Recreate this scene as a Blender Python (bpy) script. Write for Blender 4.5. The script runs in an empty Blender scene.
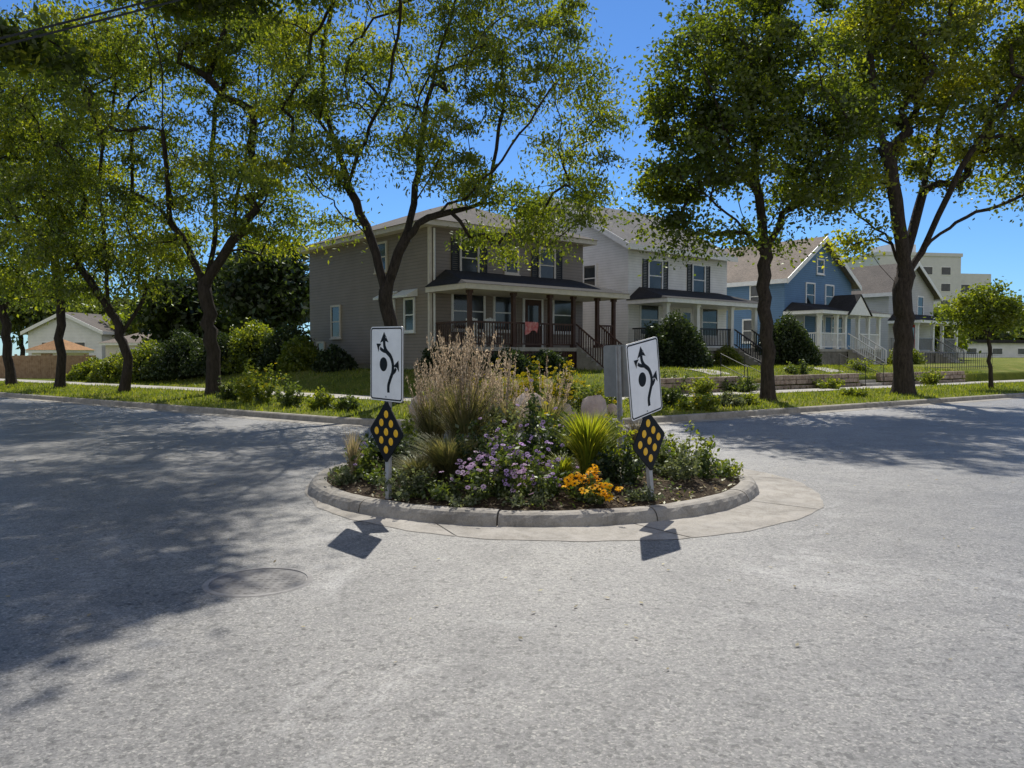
import bpy, math, random
import numpy as np
from mathutils import Vector, Matrix
random.seed(7); RNG=np.random.default_rng(7)
SC=bpy.context.scene; COL=SC.collection
F=800.0; HZ=355.0; CZ=1.6; PI=math.pi
PITCH=math.atan((384-HZ)/F); SP,CP=math.sin(PITCH),math.cos(PITCH)
def ray(px,py):
    cx=(px-512)/F; cy=(384-py)/F
    y=CP+cy*SP; z=-SP+cy*CP
    return cx/y, z/y
def at(px,py,Y):
    a,b=ray(px,py); return Vector((a*Y,Y,CZ+b*Y))
def xat(px,Y): return (px-512)/F*Y

# ---------------------------------------------------------------- terrain of the corner lot
AP=np.array([-0.65,15.88]); uL=np.array([-.786,.618]); uR=np.array([.81,.587])
uL/=np.linalg.norm(uL); uR/=np.linalg.norm(uR)
nL=np.array([uL[1],-uL[0]]); nR=np.array([-uR[1],uR[0]])
RC=6.4
M2=np.array([nL,nR]); CC=AP+np.linalg.solve(M2,np.array([RC,RC]))
def dist(x,y):
    x=np.asarray(x,float); y=np.asarray(y,float)
    dL=(x-AP[0])*nL[0]+(y-AP[1])*nL[1]; dR=(x-AP[0])*nR[0]+(y-AP[1])*nR[1]
    d=np.minimum(dL,dR)
    cx=x-CC[0]; cy=y-CC[1]
    sec=((cx*uL[0]+cy*uL[1])<0)&((cx*uR[0]+cy*uR[1])<0)
    return np.where(sec,RC-np.hypot(cx,cy),d)
def sst(a,b,x):
    t=np.clip((x-a)/(b-a),0,1); return t*t*(3-2*t)
def hgt(x,y):
    d=dist(x,y); x=np.asarray(x,float)
    base=.13+.03*np.clip(d,0,4)
    wallk=sst(5.0,6.5,x)
    soft=sst(5.9,9.5,d)*.72; hard=sst(5.95,6.1,d)*.42+sst(6.1,9,d)*.36
    r=(soft*(1-wallk)+hard*wallk)*sst(-22,-9,x)
    n=.03*np.sin(x*.9+1)*np.sin(y*.7)*sst(1,4,d)*(1-sst(4,4.3,d))+.03*np.sin(x*.5)*np.sin(y*.6)*sst(7,9,d)
    far=sst(60,85,y)*.3*sst(20,40,x)
    return base+r+n+far
def H(x,y): return float(hgt(x,y))

# ---------------------------------------------------------------- materials
def nt(name):
    m=bpy.data.materials.new(name); m.use_nodes=True; n=m.node_tree
    for q in list(n.nodes): n.nodes.remove(q)
    o=n.nodes.new('ShaderNodeOutputMaterial'); return m,n,o
def N(n,t,**k):
    q=n.nodes.new(t)
    for a,b in k.items():
        if a.startswith('i_'): q.inputs[a[2:].replace('_',' ')].default_value=b
        else: setattr(q,a,b)
    return q
def ramp(n,fac,stops):
    r=n.nodes.new('ShaderNodeValToRGB'); e=r.color_ramp.elements
    while len(e)<len(stops): e.new(.5)
    for i,(p,c) in enumerate(stops):
        e[i].position=p; e[i].color=(*c,1)
    n.links.new(fac,r.inputs[0]); return r
def math_n(n,op,a,b=None):
    q=n.nodes.new('ShaderNodeMath'); q.operation=op
    for i,v in enumerate((a,b)):
        if v is None: continue
        if hasattr(v,'links'): n.links.new(v,q.inputs[i])
        else: q.inputs[i].default_value=v
    return q.outputs[0]
def noise(n,vec,scale,detail=4,rough=.6,dist_=0):
    q=N(n,'ShaderNodeTexNoise'); q.inputs['Scale'].default_value=scale; q.inputs['Detail'].default_value=detail
    q.inputs['Roughness'].default_value=rough; q.inputs['Distortion'].default_value=dist_
    n.links.new(vec,q.inputs['Vector']); return q.outputs['Fac']
def mixc(n,fac,a,b,mode='MIX'):
    q=n.nodes.new('ShaderNodeMix'); q.data_type='RGBA'; q.blend_type=mode
    for s,v in ((0,fac),(6,a),(7,b)):
        if hasattr(v,'links'): n.links.new(v,q.inputs[s])
        else: q.inputs[s].default_value=v if s==0 else (*v,1)
    return q.outputs[2]
def pbr(n,o,col,rough=.8,bump=None,bs=.3,bd=.02,metal=0,spec=.5):
    p=N(n,'ShaderNodeBsdfPrincipled')
    if hasattr(col,'links'): n.links.new(col,p.inputs['Base Color'])
    else: p.inputs['Base Color'].default_value=(*col,1)
    if hasattr(rough,'links'): n.links.new(rough,p.inputs['Roughness'])
    else: p.inputs['Roughness'].default_value=rough
    p.inputs['Metallic'].default_value=metal; p.inputs['Specular IOR Level'].default_value=spec
    if bump is not None:
        b=N(n,'ShaderNodeBump'); b.inputs['Strength'].default_value=bs; b.inputs['Distance'].default_value=bd
        n.links.new(bump,b.inputs['Height']); n.links.new(b.outputs[0],p.inputs['Normal'])
    n.links.new(p.outputs[0],o.inputs[0]); return p
def var(name,c1,c2,scale=3,rough=.8,bump=.3,bd=.02,bscale=None,metal=0,spec=.4,coord='Object'):
    m,n,o=nt(name); tc=N(n,'ShaderNodeTexCoord').outputs[coord]
    f=noise(n,tc,scale); r=ramp(n,f,[(.3,c1),(.7,c2)])
    b=noise(n,tc,bscale or scale*6,5)
    pbr(n,o,r.outputs[0],rough,b,bump,bd,metal,spec); return m
def siding(name,c,lap=.13,dark=.6):
    m,n,o=nt(name); tc=N(n,'ShaderNodeTexCoord').outputs['Object']
    s=N(n,'ShaderNodeSeparateXYZ'); n.links.new(tc,s.inputs[0])
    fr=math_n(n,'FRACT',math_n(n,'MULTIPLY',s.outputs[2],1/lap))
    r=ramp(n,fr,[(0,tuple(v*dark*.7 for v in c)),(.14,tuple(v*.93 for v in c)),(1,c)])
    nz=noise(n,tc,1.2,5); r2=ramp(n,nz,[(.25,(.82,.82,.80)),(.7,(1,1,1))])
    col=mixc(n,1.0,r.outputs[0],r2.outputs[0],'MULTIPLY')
    pbr(n,o,col,.65,math_n(n,'SUBTRACT',1.0,fr),.7,.02); return m
def shingle(name,c):
    m,n,o=nt(name); tc=N(n,'ShaderNodeTexCoord').outputs['Object']
    s=N(n,'ShaderNodeSeparateXYZ'); n.links.new(tc,s.inputs[0])
    fr=math_n(n,'FRACT',math_n(n,'MULTIPLY',s.outputs[2],1/.085))
    f=noise(n,tc,9,6,.75); g=noise(n,tc,.7,4)
    a=ramp(n,f,[(.3,tuple(v*.6 for v in c)),(.7,tuple(v*1.35 for v in c))])
    b=ramp(n,g,[(.3,(.8,.8,.8)),(.7,(1.15,1.12,1.08))])
    l=ramp(n,fr,[(0,(.55,.55,.55)),(.2,(1,1,1))])
    col=mixc(n,1.0,mixc(n,1.0,a.outputs[0],b.outputs[0],'MULTIPLY'),l.outputs[0],'MULTIPLY')
    pbr(n,o,col,.95,f,.5,.02,0,.15); return m
def leafmat(name,stops,tr=.5,tcol=(1.7,1.9,.6),gloss=.05,nscale=.5):
    m,n,o=nt(name); at_=N(n,'ShaderNodeAttribute',attribute_name='rnd').outputs['Fac']
    g=N(n,'ShaderNodeNewGeometry'); f=noise(n,g.outputs['Position'],nscale,3)
    fac=math_n(n,'ADD',math_n(n,'MULTIPLY',at_,.6),math_n(n,'MULTIPLY',math_n(n,'SUBTRACT',f,.3),1.0))
    c=ramp(n,fac,stops).outputs[0]
    d=N(n,'ShaderNodeBsdfDiffuse'); n.links.new(c,d.inputs[0])
    t=N(n,'ShaderNodeBsdfTranslucent'); n.links.new(mixc(n,1.0,c,tcol,'MULTIPLY'),t.inputs[0])
    gl=N(n,'ShaderNodeBsdfGlossy'); gl.inputs['Roughness'].default_value=.45; gl.inputs[0].default_value=(.8,.85,.75,1)
    m1=N(n,'ShaderNodeMixShader'); m1.inputs[0].default_value=tr
    n.links.new(d.outputs[0],m1.inputs[1]); n.links.new(t.outputs[0],m1.inputs[2])
    m2=N(n,'ShaderNodeMixShader'); m2.inputs[0].default_value=gloss
    n.links.new(m1.outputs[0],m2.inputs[1]); n.links.new(gl.outputs[0],m2.inputs[2])
    n.links.new(m2.outputs[0],o.inputs[0]); return m
def plain(name,c,rough=.6,metal=0,spec=.5):
    return var(name,tuple(v*.9 for v in c),tuple(min(1,v*1.06) for v in c),5,rough,.08,.004,40,metal,spec)
def asphalt():
    m,n,o=nt('asphalt'); g=N(n,'ShaderNodeNewGeometry').outputs['Position']
    big=noise(n,g,.2,5,.6,.6); mid=noise(n,g,1.3,8,.78,.4); agg=noise(n,g,30,7,.9); fine=noise(n,g,150,2,.7)
    vo=N(n,'ShaderNodeTexVoronoi'); vo.inputs['Scale'].default_value=95; n.links.new(g,vo.inputs['Vector'])
    sp=N(n,'ShaderNodeSeparateColor'); n.links.new(vo.outputs['Color'],sp.inputs[0])
    v2=N(n,'ShaderNodeTexVoronoi'); v2.inputs['Scale'].default_value=38; n.links.new(g,v2.inputs['Vector'])
    s2=N(n,'ShaderNodeSeparateColor'); n.links.new(v2.outputs['Color'],s2.inputs[0])
    a=ramp(n,agg,[(.32,(.115,.112,.106)),(.5,(.218,.211,.199)),(.68,(.34,.328,.305))]).outputs[0]
    b=ramp(n,big,[(.3,(.86,.86,.87)),(.5,(1,1,1)),(.72,(1.15,1.14,1.12))]).outputs[0]
    c=ramp(n,mid,[(.3,(.72,.72,.73)),(.5,(1.0,1.0,1.0)),(.72,(1.25,1.24,1.21))]).outputs[0]
    v=ramp(n,sp.outputs[0],[(0,(.55,.55,.56)),(.35,(.9,.9,.9)),(.8,(1.08,1.08,1.07)),(1,(1.75,1.71,1.62))]).outputs[0]
    col=mixc(n,1.0,mixc(n,1.0,mixc(n,1.0,a,b,'MULTIPLY'),c,'MULTIPLY'),v,'MULTIPLY')
    # dark pits between the stones
    pit=ramp(n,s2.outputs[0],[(.86,(1,1,1)),(.93,(.55,.55,.55))]).outputs[0]
    col=mixc(n,1.0,col,pit,'MULTIPLY')
    # bleached worn patches
    pt=ramp(n,noise(n,g,.55,10,.82,.9),[(.54,(0,0,0)),(.66,(1,1,1))]).outputs[0]
    pf=math_n(n,'MULTIPLY',pt,math_n(n,'MULTIPLY',sp.outputs[1],.9))
    col=mixc(n,pf,col,(.52,.505,.475))
    dk=ramp(n,noise(n,g,.9,7,.8,1.5),[(.32,(.62,.62,.63)),(.44,(1,1,1))]).outputs[0]
    col=mixc(n,1.0,col,dk,'MULTIPLY')
    # thin short cracks
    ds=N(n,'ShaderNodeTexNoise'); ds.inputs['Scale'].default_value=1.6; ds.inputs['Detail'].default_value=8; ds.inputs['Roughness'].default_value=.7; n.links.new(g,ds.inputs['Vector'])
    vm=N(n,'ShaderNodeVectorMath',operation='MULTIPLY_ADD'); n.links.new(ds.outputs['Color'],vm.inputs[0]); vm.inputs[1].default_value=(.8,.8,0); n.links.new(g,vm.inputs[2])
    vc=N(n,'ShaderNodeTexVoronoi',feature='DISTANCE_TO_EDGE'); vc.inputs['Scale'].default_value=.32; n.links.new(vm.outputs[0],vc.inputs['Vector'])
    cr=ramp(n,vc.outputs['Distance'],[(0.0,(1,1,1)),(.0015,(1,1,1)),(.004,(0,0,0))]).outputs[0]
    cm=ramp(n,noise(n,g,.5,3),[(.52,(0,0,0)),(.60,(1,1,1))]).outputs[0]
    col=mixc(n,math_n(n,'MULTIPLY',math_n(n,'MULTIPLY',cr,cm),.55),col,(.045,.043,.04))
    h=math_n(n,'ADD',math_n(n,'MULTIPLY',agg,.6),math_n(n,'MULTIPLY',fine,.3))
    h=math_n(n,'ADD',h,math_n(n,'MULTIPLY',sp.outputs[2],.6))
    pbr(n,o,col,.5,h,.85,.008,0,.6); return m
def concrete(name,c=(.36,.34,.30),st=.66):
    m,n,o=nt(name); g=N(n,'ShaderNodeNewGeometry').outputs['Position']
    a=ramp(n,noise(n,g,1.6,8,.75,.4),[(.25,tuple(v*.5 for v in c)),(.5,tuple(v*.9 for v in c)),(.75,tuple(v*1.15 for v in c))]).outputs[0]
    b=ramp(n,noise(n,g,70,4,.85),[(.3,(.72,.72,.72)),(.7,(1.12,1.12,1.12))]).outputs[0]
    s=ramp(n,noise(n,g,3.3,9,.82,.6),[(.44,(1,1,1)),(.68,(st,st*.97,st*.92))]).outputs[0]
    pbr(n,o,mixc(n,1.0,mixc(n,1.0,a,b,'MULTIPLY'),s,'MULTIPLY'),.85,noise(n,g,60,5,.8),.6,.007); return m
def lawnmat():
    m,n,o=nt('lawn_grass'); g=N(n,'ShaderNodeNewGeometry').outputs['Position']
    a=ramp(n,noise(n,g,.6,6,.65),[(.3,(.10,.14,.022)),(.5,(.19,.22,.033)),(.7,(.33,.29,.09))]).outputs[0]
    b=ramp(n,noise(n,g,25,5,.8),[(.3,(.5,.5,.5)),(.7,(1.35,1.35,1.3))]).outputs[0]
    pbr(n,o,mixc(n,1.0,a,b,'MULTIPLY'),.95,noise(n,g,40,4,.8),1,.05,0,.1); return m
def mulchmat():
    m,n,o=nt('mulch'); g=N(n,'ShaderNodeNewGeometry').outputs['Position']
    a=ramp(n,noise(n,g,30,6,.8),[(.3,(.02,.014,.009)),(.5,(.08,.058,.038)),(.72,(.24,.18,.12))]).outputs[0]
    pbr(n,o,a,.95,noise(n,g,25,5,.8),1,.06,0,.1); return m
def barkmat(name,c):
    m,n,o=nt(name); tc=N(n,'ShaderNodeTexCoord').outputs['Object']
    mp=N(n,'ShaderNodeMapping'); mp.inputs['Scale'].default_value=(1,1,.22); n.links.new(tc,mp.inputs[0])
    f=noise(n,mp.outputs[0],14,6,.75)
    a=ramp(n,f,[(.3,tuple(v*.35 for v in c)),(.5,c),(.75,tuple(v*1.9 for v in c))]).outputs[0]
    pbr(n,o,a,.92,f,1,.05,0,.2); return m
M={}
TC=(3.5,3.5,.75)
M['asphalt']=asphalt(); M['conc']=concrete('concrete_kerb',(.43,.395,.34),.55); M['conc2']=concrete('sidewalk_concrete',(.52,.485,.43),.8)
M['apron']=concrete('apron_concrete',(.46,.425,.37),.62)
M['lawn']=lawnmat(); M['mulch']=mulchmat()
M['bark']=barkmat('dark_bark',(.045,.036,.03)); M['bark2']=barkmat('brown_bark',(.055,.043,.034))
M['locust']=leafmat('locust_leaf',[(.1,(.028,.041,.013)),(.42,(.062,.084,.017)),(.70,(.14,.155,.024)),(.95,(.28,.265,.035))],.5,TC)
M['maple']=leafmat('maple_leaf',[(.1,(.026,.040,.011)),(.5,(.060,.080,.015)),(.85,(.14,.155,.022))],.5,TC)
M['maple_y']=leafmat('turning_leaf',[(.1,(.032,.048,.012)),(.42,(.078,.098,.016)),(.70,(.18,.19,.022)),(.95,(.34,.31,.035))],.52,(3.2,3.1,.7))
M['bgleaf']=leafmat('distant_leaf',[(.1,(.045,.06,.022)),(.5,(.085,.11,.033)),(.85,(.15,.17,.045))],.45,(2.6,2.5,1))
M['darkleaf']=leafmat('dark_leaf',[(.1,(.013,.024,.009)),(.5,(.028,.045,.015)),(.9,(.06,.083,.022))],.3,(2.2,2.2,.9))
M['shrub']=leafmat('shrub_leaf',[(.1,(.048,.073,.012)),(.5,(.12,.155,.022)),(.9,(.25,.26,.04))],.48,(2.5,2.4,.7),nscale=1.5)
M['garden']=leafmat('garden_leaf',[(.1,(.028,.048,.016)),(.5,(.068,.096,.026)),(.9,(.15,.17,.05))],.45,(2.3,2.3,.8),nscale=3)
M['greyleaf']=leafmat('grey_leaf',[(.1,(.055,.07,.04)),(.5,(.11,.13,.07)),(.9,(.20,.21,.11))],.4,(1.8,1.8,1),nscale=3)
M['iris']=leafmat('blade_leaf',[(.1,(.10,.14,.015)),(.5,(.21,.25,.025)),(.9,(.42,.40,.05))],.5,(1.9,1.8,.7),nscale=3)
M['straw']=leafmat('dry_grass',[(.1,(.18,.15,.08)),(.5,(.34,.28,.17)),(.9,(.53,.45,.29))],.4,(1.4,1.3,1),nscale=3)
M['plume']=leafmat('grass_plume',[(.1,(.22,.16,.11)),(.5,(.43,.335,.25)),(.9,(.70,.58,.45))],.5,(1.4,1.35,1.2),nscale=3)
M['reed']=leafmat('reed_blade',[(.1,(.08,.095,.035)),(.5,(.16,.165,.075)),(.9,(.40,.34,.18))],.45,(1.8,1.7,.9),nscale=3)
M['purple']=leafmat('purple_petal',[(.1,(.36,.22,.50)),(.5,(.53,.36,.66)),(.9,(.70,.52,.80))],.4,(1.3,1.1,1.3),.01,nscale=6)
M['pinkish']=leafmat('pink_petal',[(.1,(.56,.34,.55)),(.5,(.70,.48,.68)),(.9,(.84,.66,.82))],.4,(1.25,1.1,1.2),.01,nscale=6)
M['orange']=leafmat('orange_petal',[(.1,(.85,.34,.003)),(.5,(.93,.47,.004)),(.9,(.95,.58,.01))],.4,(1.2,1.1,.6),.01,nscale=6)
M['yellow']=leafmat('yellow_petal',[(.1,(.7,.48,.01)),(.5,(.88,.68,.015)),(.9,(.94,.80,.04))],.4,(1.3,1.15,.6),.01,nscale=6)
M['flowercore']=plain('flower_core',(.03,.015,.008),.9)
M['stem']=plain('green_stem',(.06,.10,.025),.8)
M['signwhite']=plain('sign_white',(.95,.95,.95),.35); M['signblack']=plain('sign_black',(.006,.006,.007),.55,0,.2)
M['reflector']=plain('yellow_reflector',(.97,.54,.01),.35); M['galv']=var('galvanised_steel',(.38,.38,.385),(.54,.54,.54),8,.5,.1,.003,60,.4)
M['aluback']=var('sign_back_metal',(.24,.24,.235),(.34,.34,.33),4,.5,.1,.003,60,.4)
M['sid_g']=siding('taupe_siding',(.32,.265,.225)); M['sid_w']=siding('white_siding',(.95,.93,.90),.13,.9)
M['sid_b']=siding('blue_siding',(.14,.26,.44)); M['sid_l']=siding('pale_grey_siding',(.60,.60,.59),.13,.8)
M['roof_b']=shingle('brown_grey_shingle',(.155,.14,.125)); M['roof_d']=shingle('dark_shingle',(.04,.04,.042))
M['roof_t']=shingle('tan_shingle',(.30,.255,.21)); M['roof_o']=shingle('orange_tan_shingle',(.45,.26,.13))
M['roof_g']=shingle('grey_shingle',(.19,.185,.18))
M['trim']=plain('white_trim',(.86,.85,.83),.5); M['creamtrim']=plain('cream_trim',(.72,.65,.57),.6)
M['darkwood']=var('dark_stained_wood',(.055,.027,.02),(.10,.05,.036),4,.6,.2,.005,30)
M['black']=plain('black_paint',(.02,.02,.022),.5)
M['stone']=var('rough_stone',(.24,.17,.13),(.52,.42,.34),5,.9,.9,.05,14); M['boulder']=var('pale_boulder',(.40,.31,.26),(.66,.54,.45),3,.9,.7,.05,12)
M['fence']=var('fence_wood',(.26,.16,.09),(.44,.30,.19),4,.85,.4,.02,20)
M['red']=plain('red_cloth',(.5,.05,.05),.8)
M['apt']=var('pale_panel',(.60,.60,.60),(.68,.68,.675),1,.8,.1); M['iron']=var('cast_iron',(.12,.115,.11),(.27,.26,.245),9,.8,.7,.01,45,0)
M['ironrim']=var('worn_iron_rim',(.20,.19,.18),(.36,.345,.32),7,.8,.6,.008,50,0)
def glass():
    m,n,o=nt('window_glass'); g=N(n,'ShaderNodeNewGeometry').outputs['Position']
    c=ramp(n,noise(n,g,.8,3),[(.35,(.012,.016,.02)),(.7,(.06,.07,.08))]).outputs[0]
    pbr(n,o,c,.08,None,spec=.6); return m
M['glass']=glass()
M['glass_c']=plain('curtained_glass',(.45,.46,.47),.2)

# ---------------------------------------------------------------- object helpers
def link(name,me,mat,parent=None,loc=None):
    o=bpy.data.objects.new(name,me); COL.objects.link(o)
    if mat is not None: me.materials.append(mat)
    if parent is not None: o.parent=parent
    if loc is not None: o.location=loc
    return o
def empty(name,loc=(0,0,0),rz=0,label=None,cat=None,group=None):
    o=bpy.data.objects.new(name,None); COL.objects.link(o); o.location=loc; o.rotation_euler=(0,0,rz); o.empty_display_size=.2
    if label: o['label']=label
    if cat: o['category']=cat
    if group: o['group']=group
    return o
def tag(o,label=None,cat=None,group=None,kind=None):
    for k,v in (('label',label),('category',cat),('group',group),('kind',kind)):
        if v: o[k]=v
    return o
class MB:
    def __init__(s): s.v=[]; s.f=[]
    def add(s,vs,fs):
        b=len(s.v); s.v+= [tuple(q) for q in vs]; s.f+=[tuple(b+i for i in f) for f in fs]; return s
    def box(s,x0,x1,y0,y1,z0,z1,mp=None):
        vs=[(x,y,z) for z in (z0,z1) for y in (y0,y1) for x in (x0,x1)]
        if mp: vs=[mp(*q) for q in vs]
        return s.add(vs,[(0,2,3,1),(4,5,7,6),(0,1,5,4),(2,6,7,3),(0,4,6,2),(1,3,7,5)])
    def tube(s,pts,rs,n=8,cap=True):
        pts=[Vector(p) for p in pts]; 
        if not hasattr(rs,'__len__'): rs=[rs]*len(pts)
        b=len(s.v); ref=None
        for i,p in enumerate(pts):
            t=(pts[min(i+1,len(pts)-1)]-pts[max(i-1,0)])
            if t.length<1e-9: t=Vector((0,0,1))
            t.normalize()
            if ref is None: ref=Vector((1,0,0)) if abs(t.x)<.8 else Vector((0,1,0))
            u=t.cross(ref); 
            if u.length<1e-6: u=t.orthogonal()
            u.normalize(); w=t.cross(u)
            for k in range(n):
                a=2*PI*k/n; q=p+(u*math.cos(a)+w*math.sin(a))*rs[i]; s.v.append(tuple(q))
        for i in range(len(pts)-1):
            for k in range(n):
                k2=(k+1)%n; s.f.append((b+i*n+k,b+i*n+k2,b+(i+1)*n+k2,b+(i+1)*n+k))
        if cap:
            s.f.append(tuple(b+k for k in range(n-1,-1,-1))); s.f.append(tuple(b+(len(pts)-1)*n+k for k in range(n)))
        return s
    def build(s,name,mat,parent=None,smooth=False,bevel=0,loc=None):
        me=bpy.data.meshes.new(name); me.from_pydata(s.v,[],s.f); me.update()
        if smooth: me.polygons.foreach_set('use_smooth',[True]*len(me.polygons))
        o=link(name,me,mat,parent,loc)
        if bevel:
            m=o.modifiers.new('bevel','BEVEL'); m.width=bevel; m.segments=2; m.limit_method='ANGLE'
        return o
def np_mesh(name,V,k,mat,parent=None,rnd=None,loc=None):
    V=np.asarray(V,dtype=np.float32); nf=V.shape[0]
    me=bpy.data.meshes.new(name); me.vertices.add(nf*k); me.vertices.foreach_set('co',V.reshape(-1))
    me.loops.add(nf*k); me.loops.foreach_set('vertex_index',np.arange(nf*k,dtype=np.int32))
    me.polygons.add(nf); me.polygons.foreach_set('loop_start',np.arange(0,nf*k,k,dtype=np.int32))
    me.update(calc_edges=True)
    a=me.attributes.new('rnd','FLOAT','FACE')
    if rnd is None: rnd=RNG.random(nf)
    a.data.foreach_set('value',np.asarray(rnd,dtype=np.float32))
    return link(name,me,mat,parent,loc)
def leaves(C,size,asp=.55,up=.5,rng=RNG,droop=0):
    n=len(C); nrm=rng.normal(size=(n,3)); nrm[:,2]+=up*np.sign(rng.random(n)-.15)*1.5
    nrm/=np.linalg.norm(nrm,axis=1)[:,None]
    if droop:
        r=rng.normal(size=(n,3)); r[:,2]-=droop; u=r/np.linalg.norm(r,axis=1)[:,None]
        w=np.cross(u,nrm); w/=np.linalg.norm(w,axis=1)[:,None]
    else:
        r=rng.normal(size=(n,3)); u=np.cross(nrm,r); u/=np.linalg.norm(u,axis=1)[:,None]; w=np.cross(nrm,u)
    s=(size*(.6+.8*rng.random(n)))[:,None]*.5
    return np.stack([C-u*s,C+w*s*asp-u*s*.1,C+u*s,C-w*s*asp-u*s*.1],axis=1)

# ---------------------------------------------------------------- trees
class Tree:
    def __init__(s): s.p=[]; s.par=[]; s.w=[]
    def add(s,p,par): s.p.append(Vector(p)); s.par.append(par); s.w.append(0); return len(s.p)-1
def grow(limbs,blobs,nclust,rng,Y,wig=.12):
    T=Tree()
    for L in limbs:
        par=-1
        pts=[at(q[0],q[1],Y+(q[2] if len(q)>2 else 0)) for q in L]
        if T.p:
            P=np.array(T.p); d=np.linalg.norm(P-np.array(pts[0]),axis=1); par=int(d.argmin()); start=T.p[par]; pts=[start]+pts[1:]
        seq=[]
        for i in range(len(pts)-1):
            a=pts[max(i-1,0)]; b=pts[i]; c=pts[i+1]; e=pts[min(i+2,len(pts)-1)]
            for k in range(4):
                t=k/4; q=.5*((2*b)+(c-a)*t+(2*a-5*b+4*c-e)*t*t+(-a+3*b-3*c+e)*t**3)
                seq.append(q)
        seq.append(pts[-1])
        for i,q in enumerate(seq):
            if par>=0 and i==0: continue
            if i>2: q=q+Vector(rng.normal(size=3)*wig*.4)
            par=T.add(q,par)
    cs=[]; wts=np.array([b[3]*b[4]*b[5] for b in blobs],float)**.85; wts/=wts.sum()
    for i in rng.choice(len(blobs),nclust,p=wts):
        b=blobs[i]; v=rng.normal(size=3); v/=np.linalg.norm(v); r=rng.random()**.45; k=(Y)/F
        c=at(b[0],b[1],Y)
        cs.append(Vector((c.x+v[0]*r*b[3]*k, c.y+b[2]+v[1]*r*b[5], c.z+v[2]*r*b[4]*k)))
    root=T.p[0]
    trunk_top=T.p[min(len(T.p)-1,8)]
    cs.sort(key=lambda c:(c-trunk_top).length)
    tips=[]
    for c in cs:
        P=np.array(T.p); D=P-np.array(c); dd=np.linalg.norm(D,axis=1)+np.maximum(0,D[:,2])*.8
        low=P[:,2]<root.z+ (trunk_top.z-root.z)*.75
        dd=dd+low*50
        j=int(dd.argmin()); a=T.p[j]; L=(c-a).length; k=max(2,int(L/.45)); par=j
        for i in range(1,k+1):
            t=i/k; q=a.lerp(c,t)+Vector((0,0,math.sin(t*PI)*L*.12))+Vector(rng.normal(size=3))*wig*min(1,L*.5)*(0 if i==k else 1)
            par=T.add(q,par)
        tips.append(par); T.w[par]+=1
    for i in range(len(T.p)-1,0,-1):
        if T.w[i]==0: T.w[i]=.3
        T.w[T.par[i]]+=T.w[i]
    return T,tips
def tree_mesh(T,R0,origin,flare=1.5,minr=.010,pw=.5):
    n=len(T.p); ch=[[] for _ in range(n)]
    for i in range(1,n): 
        if T.par[i]>=0: ch[T.par[i]].append(i)
    W=T.w[0]; rad=[max(minr,R0*(w/W)**pw) for w in T.w]
    mb=MB(); stack=[(0,None)]
    while stack:
        i,pp=stack.pop(); pts=[];rs=[]
        if pp is not None: pts.append(T.p[pp]-origin); rs.append(rad[i]*1.15)
        j=i
        while True:
            pts.append(T.p[j]-origin); r=rad[j]
            hz=T.p[j].z-T.p[0].z
            if pp is None: r*=1+(flare-1)*math.exp(-hz/.35)
            rs.append(r)
            if not ch[j]: break
            c=sorted(ch[j],key=lambda q:-T.w[q])
            for q in c[1:]: stack.append((q,j))
            j=c[0]
        if len(pts)>1: mb.tube(pts,rs,9 if rs[0]>.1 else (6 if rs[0]>.04 else 4),cap=False)
    return mb
def tree(name,label,cat,Y,base_px,base_z,limbs,blobs,nclust,nleaf,lsize,R0,lmat,bmat,seed,group=None,cr=.42,wig=.12,flare=1.5,flat=.75,asp=.6,droop=0,pw=.5):
    rng=np.random.default_rng(seed)
    T,tips=grow(limbs,blobs,nclust,rng,Y,wig)
    T.p[0]=Vector((T.p[0].x,T.p[0].y,base_z-.08))
    org=Vector((T.p[0].x,T.p[0].y,base_z))
    root=empty(name,org,0,label,cat,group)
    tree_mesh(T,R0,org,flare,pw=pw).build('trunk',bmat,root,True)
    tp=np.array([T.p[i] for i in tips]); dens=rng.random(len(tp))**1.1+.12; dens/=dens.sum()
    idx=rng.choice(len(tp),nleaf,p=dens)
    rr=cr*(.55+.9*rng.random(len(tp)))
    off=rng.normal(size=(nleaf,3))*rr[idx][:,None]*np.array([1,1,flat])
    off[:,2]-=.28*np.hypot(off[:,0],off[:,1])
    C=tp[idx]+off-np.array(org)
    crnd=rng.random(len(tp)); rnd=np.clip(crnd[idx]*.65+rng.random(nleaf)*.5-.1,0,1)
    np_mesh('crown',leaves(C,lsize,asp,.4,rng,droop),4,lmat,root,rnd)
    return root

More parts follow.
